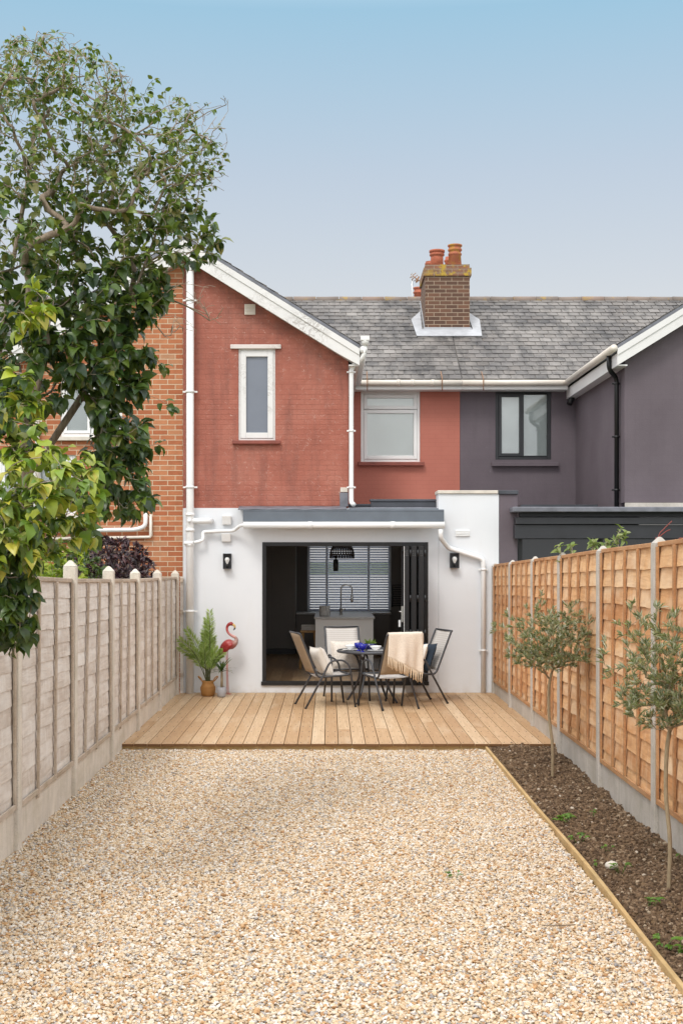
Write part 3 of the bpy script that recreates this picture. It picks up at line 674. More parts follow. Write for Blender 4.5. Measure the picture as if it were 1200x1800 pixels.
def barge(parent, apx, apz, ex, depth=.27, clipx=None):
    """white verge board with a boxed eaves end"""
    ez = apz - T*abs(ex-apx); s = 1 if ex > apx else -1; xe = ex
    top = lambda x: apz - T*abs(x-apx) - .051
    xa = apx if clipx is None else clipx
    poly = [(xa, top(xa)), (xa, top(xa)-depth), (xe - s*.30, top(xe-s*.3)-depth+.0), (xe, ez-.30), (xe, top(xe))]
    if s < 0: poly = poly
    else: poly = poly[::-1] if False else poly
    if s > 0: pl = poly
    else: pl = poly[::-1]
    mb = MB(); mb.prism(pl, WY - .225, WY - .19)
    o = mb.build('bargeboard', M['flaky_white'], parent)
    mb = MB(); m2 = [(x, z) for x, z in ((xa, top(xa)-.003), (xa, top(xa)-.10), (xe, top(xe)-.10), (xe, top(xe)-.003))]
    mb.prism(m2 if s > 0 else m2[::-1], WY - .24, WY - .2255); mb.build('verge_fillet', M['flaky_white'], o)
    mb = MB(); a = [(xa, top(xa)-depth+.03), (xe - s*.02, top(xe)-depth+.03), (xe - s*.02, top(xe)-depth+.05), (xa, top(xa)-depth+.05)]
    mb.prism(a[::-1] if s < 0 else a, WY - .189, WY - .001); mb.build('soffit', M['flaky_white'], parent)
    return o
wr, wez = wing_roof(red, 1, APX, APZ, WX1 + .16, 24.7)
barge(red, APX + .003, APZ, WX1 + .16)
# --- main eaves: fascia, gutter, brackets
def eaves(parent, x0, x1):
    mb = MB(); mb.box(x0, x1, EY + .02, EY + .05, EZ - .17, EZ - .015); mb.build('fascia', M['upvc'], parent)
    mb = MB(); mb.box(x0, x1, EY + .051, BY - .001, EZ - .165, EZ - .15); mb.build('soffit', M['upvc'], parent)
    mb = MB(); mb.tube([(x0, EY - .035, EZ - .06), (x1, EY - .035, EZ - .06)], .052, 12); o = mb.build('gutter', M['cream_upvc'], parent)
    return o
g1 = eaves(red, WX1 + .01, PARTY - .002)
for px in (645, 776):
    x = PX(px, EY); mb = MB(); mb.tube([(x, EY + .2, EZ + .17), (x, EY - .09, EZ + .0), (x, EY - .095, EZ - .2)], .009, 6); mb.build('gutter_bracket', M['rust'], g1)
for px in (700, 725, 760): # union joints
    x = PX(px, EY); mb = MB(); mb.tube([(x - .03, EY - .035, EZ - .06), (x + .03, EY - .035, EZ - .06)], .058, 12); mb.build('gutter_joint', M['cream_upvc'], g1)
# wing side gutter and its downpipe
mb = MB(); mb.tube([(WX1 + .22, WY - .25, wez - .07), (WX1 + .22, EY - .1, wez - .07)], .055, 12); mb.build('gutter', M['upvc'], red)
mb = MB(); mb.box(WX1 + .002, WX1 + .15, WY - .18, EY, wez - .30, wez - .28); mb.build('soffit', M['flaky_white'], red)
mb = MB(); mb.box(WX1 + .135, WX1 + .155, WY - .185, EY, wez - .279, wez - .09); mb.build('fascia', M['flaky_white'], red)
DPX = PX(617, WY)
mb = MB(); mb.box(PX(633, WY), PX(648, WY), WY - .28, WY - .16, PZ(603, WY), PZ(596, WY)); mb.lathe([(.05, 0), (.062, .12)], (PX(640.5, WY), WY - .22, PZ(612, WY))); mb.build('gutter_outlet', M['upvc'], red)
pipe(red, 'downpipe', M['upvc'], [(PX(640.5, WY), WY - .22, PZ(604, WY)), (PX(639, WY), WY - .22, PZ(632, WY)), (DPX, WY - .07, PZ(646, WY)), (DPX, WY - .07, PZ(884, WY)), (DPX + .04, WY - .12, PZ(888, WY))], .034,
     [(DPX, WY - .07, PZ(y, WY)) for y in (655, 758, 857)], rr=.09)
# soil stack with branches
SX = PX(335.5, WY); 
st = pipe(red, 'soil_stack', M['upvc'], [(SX, WY - .10, DZ + .001), (SX, WY - .10, PZ(480, WY))], .056, [(SX, WY - .10, PZ(y, WY)) for y in (530, 690, 857, 1074)], n=18)
mb = MB(); mb.lathe([(.058, 0), (.062, .02), (.060, .07), (.03, .095), (0, .1)], (SX, WY - .10, PZ(480, WY)), 18)
mb.build('stack_cowl', M['upvc'], st)
mb = MB()
for y in (905, 932, 958): MB().tube([(SX, WY - .1, PZ(y, WY) - .02), (SX, WY - .1, PZ(y, WY) + .02)], .066, 18).build('pipe_collar', M['upvc'], st)
mb.tube([(SX, WY - .1, PZ(916, WY)), (SX + .27, WY - .1, PZ(916, WY)), (SX + .31, WY - .03, PZ(916, WY))], .045, 14)
mb.tube([(SX + .0, WY - .1, PZ(916, WY)), (SX, WY - .185, PZ(916, WY))], .03, 12)
mb.build('branch_fitting', M['upvc'], st)
MB().tube([(SX - .08, WY - .14, PZ(955, WY)), (SX + .05, WY - .14, PZ(955, WY))], .03, 12).build('access_cap', M['upvc'], st)
GY = WY - .36
pipe(red, 'downpipe', M['upvc'], [(SX + .06, WY - .11, PZ(954, WY)), (SX + .2, WY - .11, PZ(950, WY)), (PX(357, WY), WY - .08, PZ(935, WY)), (PX(412, WY), WY - .08, PZ(933, WY)), (PX(424, WY), WY - .2, PZ(924, WY)), (PX(436, WY), GY + .04, PZ(924, WY))], .026, rr=.05)
# --- flat roof over the rear extension: edge trim, gutter, skylight
FX0, FX1 = PX(427, WY - .3), PX(780, WY - .3)
fr_ = thing('flat_roof', None, None) if 0 else None
KX0, KX1, KY0, KY1 = .34, 1.58, 19.12, 22.3      # skylight opening, enlarged out of view to let more light into the kitchen
def ring(mb, x0, x1, y0, y1, z0, z1, h):
    mb.box(x0, x1, y0, h[2], z0, z1); mb.box(x0, x1, h[3], y1, z0, z1); mb.box(x0, h[0], h[2], h[3], z0, z1); mb.box(h[1], x1, h[2], h[3], z0, z1); return mb
mb = MB(); ring(mb, WX1 + .002, 1.617, WY + .281, BY - .002, 2.72, 2.84, (KX0, KX1, KY0, KY1)); flat = mb.build('flat_roof', M['lead_dark'], red)
zt0, zt1 = PZ(917, WY - .3), PZ(899, WY - .3)
mb = MB(); mb.prism([(FX0, zt0), (FX1, zt0), (FX1, zt1), (FX0, zt1)], WY - .31, WY - .285)
mb.box(FX0, FX1, WY - .2845, WY - .001, zt1 - .03, zt1 - .002)
mb.grid(1, 6, lambda u, v: (FX0 + (FX1-FX0)*u, WY - .285 - .022*math.sin(v*math.pi), zt1 + .0 + .035*v - .004), True)
mb.build('roof_edge_trim', M['grey_trim'], flat, bevel=.006)
mb = MB(); mb.box(FX0 + .02, FX1 - .16, WY - .245, WY - .001, zt0 - .0, zt1 - .035); mb.build('fascia', M['white_render'], flat)
mb = MB(); mb.grid(30, 5, lambda u, v: (PX(421, WY)+(PX(608, WY)-PX(421, WY))*u, WY - .30 + .29*v*v**.2 + .008*n3(u*14, v*3), zt1 + .03 + .055*v + .008*n3(u*9, v*2, 4))); mb.build('lead_flashing', M['lead_dark'], flat, solid=.012)
mb = MB(); mb.box(PX(597, WY), PX(612, WY) - .004, WY - .03, WY - .001, PZ(890, WY), PZ(866, WY)); mb.build('lead_flashing', M['lead_dark'], flat)
mb = MB(); mb.box(PX(612, WY) + .01, 1.6, WY - .28, WY + .6, zt1 + .028, zt1 + .05); mb.build('roof_upstand', M['grey_trim'], flat, bevel=.008)
mb = MB(); mb.tube([(PX(428, GY), GY, PZ(923, GY)), (PX(781, GY), GY, PZ(923, GY))], .05, 14); gut = mb.build('gutter', M['upvc'], flat)
for px in (545, 690): 
    mb = MB(); mb.tube([(PX(px, GY) - .035, GY, PZ(923, GY)), (PX(px, GY) + .035, GY, PZ(923, GY))], .0545, 14); mb.build('gutter_joint', M['upvc'], gut)
D2 = PX(848, WY)
pipe(red, 'downpipe', M['upvc'], [(PX(774, GY), GY, PZ(930, GY)), (PX(774, GY), GY + .02, PZ(945, GY)), (PX(786, WY), WY - .08, PZ(963, WY)), (PX(843, WY), WY - .06, PZ(981, WY)), (D2, WY - .055, PZ(986, WY)), (D2, WY - .055, DZ + .001)], .036, [(D2, WY - .055, PZ(y, WY)) for y in (1001, 1143)], rr=.07)
mb = MB(); ring(mb, .30, 1.615, KY0 - .08, KY1 + .08, 2.842, 2.87, (KX0, KX1, KY0, KY1)); ring(mb, .295, 1.616, KY0 - .1, KY1 + .1, 2.871, 2.89, (KX0 + .03, KX1 - .03, KY0 + .03, KY1 - .03)); mb.build('skylight', M['dark_cap'], flat)
mb = MB(); mb.box(.63, 1.615, KY0 - .11, KY0 - .01, 2.842, 2.93); mb.box(.615, 1.617, KY0 - .13, KY0 + .0, 2.931, 2.965); mb.build('skylight_kerb', M['dark_cap'], flat, bevel=.006)
mb = MB(); mb.box(KX0 - .01, KX1 + .01, KY0 - .01, KY1 + .01, 2.8905, 2.8965); mb.build('skylight_glass', M['glass'], flat)
mb = MB(); ring(mb, KX0 - .03, KX1 + .03, KY0 - .03, KY1 + .03, 2.522, 2.718, (KX0, KX1, KY0, KY1)); mb.build('skylight_lining', M['white_render'], flat)
mb = MB(); mb.box(PX(598, WY), PX(611, WY), WY - .028, WY - .0005, PZ(865, WY), PZ(857, WY)); mb.build('brick_stub', M['stone_cap'], red, bevel=.004)
# --- chimney (shared stack)
cx0, cx1, cy0, cy1 = CH; cz = PZ(485, cy0)
ch = tag(MB().box(cx0, cx1, cy0, cy1, 6.0, cz).build('chimney', M['dark_brick'], red), None)
mb = MB(); mb.box(cx0 - .03, cx1 + .03, cy0 - .03, cy1 + .03, cz + .001, cz + .15); mb.box(cx0 + .0, cx1 - .0, cy0 + .0, cy1 - .0, cz + .1505, cz + .22); mb.build('chimney_head', M['lichen_brick'], ch)
mb = MB(); zc = cz + .221
mb._add([(cx0+.03, cy0+.03, zc), (cx1-.03, cy0+.03, zc), (cx1-.03, cy1-.03, zc), (cx0+.03, cy1-.03, zc), (cx0+.2, cy0+.25, zc+.05), (cx1-.2, cy0+.25, zc+.05), (cx1-.2, cy1-.25, zc+.05), (cx0+.2, cy1-.25, zc+.05)], [(0,1,5,4),(1,2,6,5),(2,3,7,6),(3,0,4,7),(4,5,6,7)])
mb.build('flaunching', M['stone_cap'], ch)
def pot(px, yy, prof, mat):
    mb = MB(); mb.lathe(prof, (PX(px, yy), yy, zc + .01), 20); return mb.build('chimney_pot', mat, ch)
k = 23.98 / FPX
pot(767.5, cy0 + .2, [(.125, 0), (.12, .16), (.115, .19), (.142, .20), (.142, .235), (.12, .24), (.125, .255), (.15, .265), (.15, .30), (.11, .302), (.10, .2)], M['terracotta'])
pot(757, cy1 - .25, [(.10, 0), (.1, .17), (.12, .18), (.12, .21), (.1, .22), (.11, .24), (.08, .242)], M['terracotta'])
pot(799, cy0 + .2, [(.13, 0), (.115, .20), (.13, .21), (.13, .24), (.115, .25), (.112, .28), (.135, .295), (.135, .325), (.118, .33), (.118, .37), (.14, .38), (.14, .405), (.1, .407), (.09, .3)], M['lich_terracotta'])
pot(791, cy1 - .3, [(.11, 0), (.105, .22), (.125, .23), (.125, .26), (.1, .27), (.1, .32), (.08, .322)], M['terracotta'])
# lead apron and side soakers
rs = lambda y: EZ + (y - EY) * T
mb = MB()
def rp(x, y, h=.028): return (x, y - h*.53, rs(y) + h*.85)
mb._add([rp(cx0-.18, cy0-.27), rp(cx1+.2, cy0-.27), rp(cx1+.06, cy0-.0), rp(cx0-.06, cy0-.0), (cx0-.015, cy0-.012, rs(cy0)+.07), (cx1+.015, cy0-.012, rs(cy0)+.07)], [(0,1,2,3), (3,2,5,4)])
mb._add([rp(cx0-.18, cy0-.27), rp(cx0-.06, cy0), rp(cx0-.04, cy1-.3), rp(cx0-.24, cy0+.45)], [(0,1,2,3)])
mb._add([rp(cx1+.2, cy0-.27), rp(cx1+.24, cy0+.45), rp(cx1+.03, cy1-.3), rp(cx1+.06, cy0)], [(0,1,2,3)])
mb._add([(cx0-.014, cy0-.01, rs(cy0)+.07), (cx0-.014, cy1, rs(cy1)+.1), (cx0-.014, cy1, rs(cy1)-.05), (cx0-.014, cy0-.01, rs(cy0)-.05)], [(0,1,2,3)])
mb.build('lead_apron', M['lead'], ch, solid=.012)
# aerials
ae = thing('tv_aerial', 'thin grey television aerial behind the ridge, left of the chimney', 'aerial', (PX(724, 27.5), 27.5, 6.4))
Pz = lambda px, py: P(px, py, 27.5)
mb = MB(); mb.tube([Pz(724, 560), Pz(724, 480)], .018, 6); mb.build('mast', M['steel'], ae)
mb = MB(); mb.tube([Pz(722, 482), Pz(736, 494)], .012, 5)
for t_ in (.2, .45, .7, .95):
    a = Pz(722, 482).lerp(Pz(736, 494), t_); mb.tube([a + Vector((-.1, -.05, -.09)) * .6, a + Vector((.1, .05, .09)) * .6 * (1.3 - t_ * .4)], .009, 5)
mb.tube([Pz(731, 496), Pz(736, 486)], .02, 5); mb.build('antenna', M['rust'], ae)
fc = thing('far_chimney', 'small brick chimney top with red pots, just showing beyond the ridge', 'chimney', (PX(733, 28.5), 28.5, 6.0))
mb = MB(); mb.box(PX(725, 28.5), PX(760, 28.5), 28.5, 29.3, 5.5, PZ(524, 28.5)); mb.build('stack', M['lichen_brick'], fc)
mb = MB(); mb.lathe([(.11, 0), (.10, .14), (.12, .15), (.12, .18), (.1, .19), (.1, .24), (.12, .25), (.12, .28), (.08, .282)], (PX(735, 28.7), 28.7, PZ(524, 28.5))); mb.build('chimney_pot', M['terracotta'], fc)

# --- brick house on the left (mirrored wing)
bh = thing('brick_house', 'orange brick terraced house with white windows, half hidden by the tree', 'house', (-4.3, WY, 0))
bw1 = (-3.98, -3.06, PZ(768, WY), PZ(668, WY)); bw2 = (-4.9, -3.75, PZ(905, WY), PZ(800, WY))
BXL = 2*APX - WX1                   # left side of the brick wing
mb = MB()
cutsx = [BXL, bw2[0], bw1[0], bw2[1], bw1[1], APX - .043]
cutsx = sorted(cutsx)
for a, b in zip(cutsx, cutsx[1:]):
    z = -.05
    for h in sorted([w for w in (bw2, bw1) if w[0] <= a + 1e-6 and w[1] >= b - 1e-6], key=lambda w: w[2]):
        mb.prism([(a, z), (b, z), (b, h[2]), (a, h[2])], WY - .006, WY + .28); z = h[3]
    mb.prism([(a, z), (b, z), (b, zt(b)), (a, zt(a))], WY - .006, WY + .28)
mb.box(BXL, BXL + .28, WY + .281, BY, -.05, EZ - .02)
mb.build('wall', M['orange_brick'], bh)
mb = MB(); wall_with_holes(mb, -9, BXL - .002, -.05, EZ + .1, BY, .25, []); mb.build('recessed_wall', M['orange_brick'], bh)
window(bh, *bw1, WY - .006, M['upvc'], [(0, .48, 0, 1, M['grey_blind'], True), (.5, 1, 0, 1, M['grey_blind'], True)], fw=.05)
window(bh, *bw2, WY - .006, M['upvc'], [(0, .48, 0, 1, M['grey_blind'], True), (.5, 1, 0, 1, M['grey_blind'], True)], fw=.05)
for w in (bw1, bw2):
    mb = MB(); mb.box(w[0] - .08, w[1] + .08, WY - .08, WY + .05, w[2] - .06, w[2] - .002); mb.build('window_sill', M['stone_cap'], bh, bevel=.006)
main_roof(bh, -9, -2.103, 31)
wing_roof(bh, -1, APX - .002, APZ, BXL - .16, 24.7)
barge(bh, APX - .003, APZ, BXL - .16)
pipe(bh, 'waste_pipe', M['upvc'], [P(20, 934, WY - .08), P(240, 931, WY - .08), P(256, 925, WY - .08), P(256, 900, WY - .08)], .032, rr=.09)
pipe(bh, 'waste_pipe', M['cream_upvc'], [P(40, 948, WY - .05), P(265, 944, WY - .05), P(265, 904, WY - .05)], .022, rr=.03)
pipe(bh, 'downpipe', M['cream_upvc'], [P(66, 640, WY - .06), P(66, 965, WY - .06)], .034, [P(66, 740, WY - .06)])

# --- dark house on the right
dh = thing('dark_house', 'terraced house painted dark purple grey with black trim and black glazing', 'house', (4.2, WY, 0))
w3 = (PX(870, BY), PX(968, BY), PZ(808, BY), PZ(686, BY))
mb = MB(); wall_with_holes(mb, PARTY + .002, RX, 2.0, EZ + .1, BY - .004, .25, [w3]); mb.build('recessed_wall', M['purple_render'], dh)
fr3 = window(dh, *w3, BY - .004, M['anthracite'], [(0, .485, .0, 1, M['net_blind'], True), (.5, 1, 0, 1, M['grey_blind'], False)], fw=.06, sashw=.055)
mb = MB(); mb.box(w3[0]+.06+(w3[1]-w3[0]-.12)*.475, w3[0]+.06+(w3[1]-w3[0]-.12)*.51, BY + .0, BY + .09, w3[2]+.06, w3[3]-.06); mb.build('mullion', M['anthracite'], fr3)
mb = MB(); mb.box(PX(863, BY), PX(980, BY), BY - .09, BY + .05, PZ(820, BY), PZ(813, BY)); mb.build('window_sill', M['purple_render'], dh, bevel=.006)
A2 = RX + (WX1 - APX)              # apex of the dark gable
mb = MB(); zt2 = lambda x: APZ - T * abs(x - A2) - .05
mb.prism([(RX, 2.9), (A2 + 2.4, 2.9), (A2 + 2.4, zt2(A2 + 2.4)), (A2, zt2(A2)), (RX, zt2(RX))], WY, WY + .28)
mb.box(RX, RX + .28, WY + .281, BY - .005, 2.0, EZ - .02); mb.build('gable_wall', M['purple_render'], dh)
mb = MB(); mb.box(RX - .0, A2 + 2.4, WY - .03, WY - .001, 2.75, 2.895); mb.build('plinth_band', M['concrete_grey'], dh)
main_roof(dh, PARTY + .003, 9, 31)
wing_roof(dh, -1, A2, APZ, RX - .16, 24.7); wing_roof(dh, 1, A2 + .002, APZ, A2 + 2.56, 24.7)
barge(dh, A2 - .003, APZ, RX - .16, .25)
g2 = eaves(dh, PARTY + .002, RX - .19)
x = PX(848, EY); mb = MB(); mb.tube([(x, EY + .2, EZ + .17), (x, EY - .09, EZ + .0), (x, EY - .095, EZ - .2)], .009, 6); mb.build('gutter_bracket', M['rust'], g2)
mb = MB(); mb.tube([(RX - .215, WY - .25, EZ - .05), (RX - .215, EY - .03, EZ - .05)], .055, 12); mb.build('gutter', M['cream_upvc'], dh)
mb = MB(); mb.box(RX - .16, RX - .135, WY - .185, BY - .02, EZ - .30, EZ - .12); mb.build('fascia', M['upvc'], dh)
mb = MB(); mb.box(RX - .134, RX - .002, WY - .18, BY - .02, EZ - .30, EZ - .28); mb.build('soffit', M['upvc'], dh)
DX = RX - .055
pipe(dh, 'downpipe', M['black_metal'], [(RX - .2, WY + .15, EZ - .1), (RX - .2, WY + .15, EZ - .3), (DX, WY + .28, EZ - .42), (DX, WY + .28, 2.82)], .036, [(DX, WY + .28, z) for z in (4.7, 3.9, 3.1)], rr=.08)
pipe(dh, 'waste_pipe', M['black_metal'], [P(1012, 682, BY - .1), P(1000, 710, BY - .25)], .05, rr=.02)
mb = MB(); mb.box(2.5245, PX(909, WY), WY + .0, WY + .45, -.05, PZ(869, WY)); mb.build('pier', M['purple_render'], dh, bevel=.006)
mb = MB(); mb.box(PX(875, WY), PX(910, WY), WY - .03, WY + .48, PZ(869, WY) + .002, PZ(862, WY)); mb.build('coping', M['dark_cap'], dh, bevel=.006)
x0 = PX(903.5, WY - .3); x9 = 8.2
mb = MB(); mb.box(PX(901, WY-.33), x9, WY - .36, WY + .3, PZ(900, WY-.33), PZ(891, WY-.33)); er = mb.build('extension_roof', M['lead_dark'], dh, bevel=.012)
mb = MB(); mb.box(PX(911, WY), x9, WY - .10, WY - .0, PZ(909, WY), PZ(900.5, WY)); mb.box(x0 + .03, x9, WY - .26, WY - .02, PZ(921.5, WY-.26), PZ(909.5, WY-.26)); mb.box(x0 + .02, x9, WY - .22, WY - .02, PZ(947, WY-.22), PZ(922.5, WY-.22)); mb.build('extension_fascia', M['anthracite'], er, bevel=.006)
mb = MB(); mb.box(2.9, x9, WY + .301, BY - .01, 2.70, 2.80); mb.box(PX(915, 20), PX(1050, 20), 20, 21, 2.801, PZ(887, 20)); mb.build('flat_roof', M['dark_cap'], dh)
gw = MB().box(PX(909, WY) + .002, x9, WY + .02, WY + .04, .1, PZ(947, WY)).build('glazed_door', M['dark_glass'], dh)
for x in (PX(911, WY), 4.0, 5.2, 6.4): MB().box(x, x + .05, WY - .02, WY + .019, .1, PZ(948, WY)).build('door_frame', M['black_metal'], gw)

# ------------------------------------------------------------------ kitchen behind the folding door
IY = 25.2; IX0, IX1 = -2.0, 2.25
mb = MB(); x = IX0
while x < IX1:
    y = WY + .29 + random.uniform(-1, 0)
    while y < IY:
        mb.box(x, min(x + .176, IX1), max(y, WY + .285), min(y + 1.6, IY), DZ + .05, DZ + .105) if min(y+1.6, IY) > max(y, WY+.285) else None; y += 1.602
    x += .178
mb.build('kitchen_floor', M['oak_floor'], red)
kw = (PX(540, IY), PX(687, IY), PZ(1075, IY), 2.38)
mb = MB(); wall_with_holes(mb, IX0, IX1, DZ + .1, 2.6, IY, .2, [kw]); mb.build('kitchen_wall', M['dark_wall'], red)
for x_ in (IX0 - .2, IX1 + .001): MB().box(x_, x_ + (.199 if x_ < 0 else .08), WY + .285, IY, DZ + .1, 2.6).build('kitchen_side_wall', M['ceiling'], red)
mb = MB(); ring(mb, IX0, IX1, WY + .285, IY - .001, 2.46, 2.52, (KX0, KX1, KY0, KY1)); mb.build('kitchen_ceiling', M['ceiling'], red)
mb = MB(); mb.box(IX0 - .3, IX1 + .1, 22.66, IY + .25, 2.61, 2.72); mb.build('upper_floor', M['ceiling'], red)
fr4 = window(red, *kw, IY + .1, M['upvc'], [(0, .24, 0, 1, None, False), (.25, .75, 0, 1, None, False), (.76, 1, 0, 1, None, False)][:0], fw=.05)

for fx in (.235, .735):
    x = kw[0] + (kw[1]-kw[0])*fx; mb = MB(); mb.box(x - .025, x + .025, IY + .125, IY + .2, kw[2] + .05, kw[3] - .05); mb.build('mullion', M['upvc'], fr4)
# front wall of the house so the roof is carried
mb = MB(); wall_with_holes(mb, -9, 9, -.05, EZ, IY + .9, .25, []) if 0 else None
mb = MB(); wall_with_holes(mb, IX0, PARTY - .01, 2.75, EZ + .1, IY + .25, .2, []); mb.build('front_wall', M['orange_brick'], red)
# venetian blind
vb = thing('venetian_blind', 'white slatted venetian blind over the kitchen window', 'blind', ((kw[0]+kw[1])/2, IY - .05, 2.4))
mb = MB(); z = kw[2] + .02
while z < 2.41:
    mb.hexa([(kw[0]+.03, IY-.055, z), (kw[1]-.03, IY-.055, z), (kw[1]-.03, IY-.02, z+.034), (kw[0]+.03, IY-.02, z+.034), (kw[0]+.03, IY-.055, z+.003), (kw[1]-.03, IY-.055, z+.003), (kw[1]-.03, IY-.02, z+.037), (kw[0]+.03, IY-.02, z+.037)]); z += .05
mb.build('slat', M['slat_white'], vb)
mb = MB()
for fx in (.23, .73): MB().box(kw[0]+(kw[1]-kw[0])*fx-.012, kw[0]+(kw[1]-kw[0])*fx+.012, IY-.06, IY-.056, kw[2]+.01, 2.41).build('ladder_tape', M['island_white'], vb)
mb = MB(); mb.box(kw[0] + .02, kw[1] - .02, IY - .06, IY - .012, 2.412, 2.45); mb.build('head_rail', M['slat_white'], vb)
# tall cabinet, desk counter
tc = thing('tall_cabinet', 'tall dark taupe cabinet at the left of the kitchen', 'cabinet', (-1.3, 24.8, .18))
xb = PX(520, 24.6)
mb = MB(); mb.box(IX0 + .01, xb, 24.6, IY - .01, DZ + .21, 2.45); mb.build('carcass', M['dark_cabinet'], tc, bevel=.004)
mb = MB(); mb.box(IX0 + .02, xb - .01, 24.64, IY - .02, DZ + .106, DZ + .209); mb.build('plinth', M['black'], tc)
mb = MB(); mb.box(IX0+.02, xb - .46, 24.58, 24.599, DZ + .22, 2.44); mb.box(xb - .456, xb - .005, 24.58, 24.599, DZ + .22, 2.44); mb.build('door', M['dark_cabinet'], tc, bevel=.003)
dk = thing('low_counter', 'low dark counter with grey top beside the tall cabinet', 'counter', (-.2, 24.9, .18))
mb = MB(); mb.box(xb + .005, 1.2, 24.75, IY - .012, DZ + .106, .96); mb.build('base_unit', M['dark_cabinet'], dk); mb = MB(); mb.box(xb + .005, 1.22, 24.7, IY - .065, .961, .995); mb.build('worktop', M['worktop'], dk, bevel=.004)
# island
isl = thing('kitchen_island', 'white kitchen island with a thin grey worktop', 'island', (.15, 23.3, .18))
ia, ib = PX(553, 20.97), PX(657, 20.97); IT = 1.085
mb = MB(); mb.box(ia + .01, ib - .01, 21.0, 22.5, DZ + .106, IT - .033); mb.build('panel', M['island_white'], isl, bevel=.004)
mb = MB(); mb.box(ia - .01, ib + .015, 20.96, 22.6, IT - .031, IT); mb.build('worktop', M['worktop'], isl, bevel=.005)
TY_ = 21.7; tx = PX(599, TY_)
tp = thing('kitchen_tap', 'tall steel spring neck kitchen tap on the white island', 'tap', (tx, TY_, IT))
mb = MB(); mb.lathe([(.03, 0), (.03, .02), (.022, .03), (.022, .12), (.013, .13)], (tx, TY_, IT)); mb.tube([(tx+.02, TY_, IT + .09), (tx + .075, TY_, IT + .11)], .009, 8); mb.build('tap_base', M['steel'], tp)
mb = MB(); mb.tube(bend([(tx, TY_, IT + .12), (tx, TY_, IT + .52), (tx + .19, TY_, IT + .52), (tx + .19, TY_, IT + .34)], .09, 8), .012, 10); mb.build('spring_neck', M['steel'], tp)
mb = MB(); mb.lathe([(.014, -.02), (.022, 0), (.02, .1), (.012, .12)], (tx + .19, TY_, IT + .24)); mb.tube([(tx, TY_, IT + .28), (tx + .19, TY_, IT + .28)], .006, 6); mb.build('spray_head', M['steel'], tp)
kpx = PX(570.5, 21.4)
kp = thing('kitchen_plant', 'small green succulent in a pale cement pot on the kitchen island', 'pot plant', (kpx, 21.4, IT))
mb = MB(); mb.lathe([(.08, 0), (.092, .02), (.092, .17), (.084, .17), (.08, .15), (0, .15)], (kpx, 21.4, IT + .001)); mb.build('pot', M['cement_pot'], kp)
ks = thing('wooden_stool', 'wooden stool with splayed legs beside the white island', 'stool', (PX(543, 21.5), 21.5, .18))
sx = PX(543, 21.5)
mb = MB(); mb.box(sx - .15, sx + .15, 21.37, 21.63, .80, .84); mb.build('seat', M['stool_wood'], ks, bevel=.01)
for a, b in ((-1, -1), (1, -1), (-1, 1), (1, 1)):
    mb = MB(); mb.beam((sx + a*.10, 21.5 + b*.09, .799), (sx + a*.15, 21.5 + b*.13, DZ + .106), .035, .035); mb.build('leg', M['stool_wood'], ks)
bk = thing('cushion_pad', 'grey seat pad on the wooden stool in the kitchen', 'seat pad', (sx, 21.5, .84)); mb = MB()
for j in range(3): mb.box(sx - .13, sx + .13, 21.38, 21.62, .842 + j*.03, .868 + j*.03)
mb.build('pad', M['cement_pot'], bk, bevel=.008)
# pendant basket lamp
pl = thing('pendant_lamp', 'dark woven basket pendant lamp with a black tassel in the kitchen', 'pendant lamp', (PX(601, 21), 21, 2.5))
lx = PX(601, 21); zb = PZ(981, 21)
mb = MB()
prof = [(.20, 0), (.202, .06), (.19, .13), (.16, .19), (.11, .235), (.05, .26)]
for r, z in prof + [(.201, .03), (.197, .1), (.176, .165), (.137, .215)]: mb.tube([(lx + r*math.cos(a), 21 + r*math.sin(a), zb + z) for a in np.linspace(0, 2*math.pi, 25)[:-1]], .008, 5, closed=True)
for a in np.linspace(0, 2*math.pi, 29)[:-1]: mb.tube([(lx + r*math.cos(a + z), 21 + r*math.sin(a + z), zb + z) for r, z in prof], .006, 4); mb.tube([(lx + r*math.cos(a - z), 21 + r*math.sin(a - z), zb + z) for r, z in prof], .006, 4)
mb.build('lamp_shade', M['rattan'], pl)
mb = MB(); mb.tube([(lx, 21, zb + .25), (lx, 21, 2.45)], .006, 6); mb.build('cord', M['black'], pl)
tp2 = MB(); tp2.lathe([(.04, 0), (.045, .1), (.04, .19), (.012, .2), (.008, .26)], (PX(590, 20.9), 20.9, PZ(1004, 20.9)), 14); tp2.build('tassel', M['black'], pl)
# towel radiator
rd = thing('towel_radiator', 'black ladder towel radiator on the dark kitchen wall', 'radiator', (PX(701, 24.9), 24.9, 1))
mb = MB(); xa, xc, za, zd = PX(689, 24.9), PX(713, 24.9), PZ(1067, 24.9), PZ(1028, 24.9)
for x in (xa, xc): mb.tube([(x, 24.9, za), (x, 24.9, zd)], .016, 8)
mb.build('rail', M['black_metal'], rd); mb = MB(); z = za + .03
while z < zd: mb.tube([(xa, 24.9, z), (xc, 24.9, z)], .011, 6); z += .045
mb.build('bar', M['anthracite'], rd)

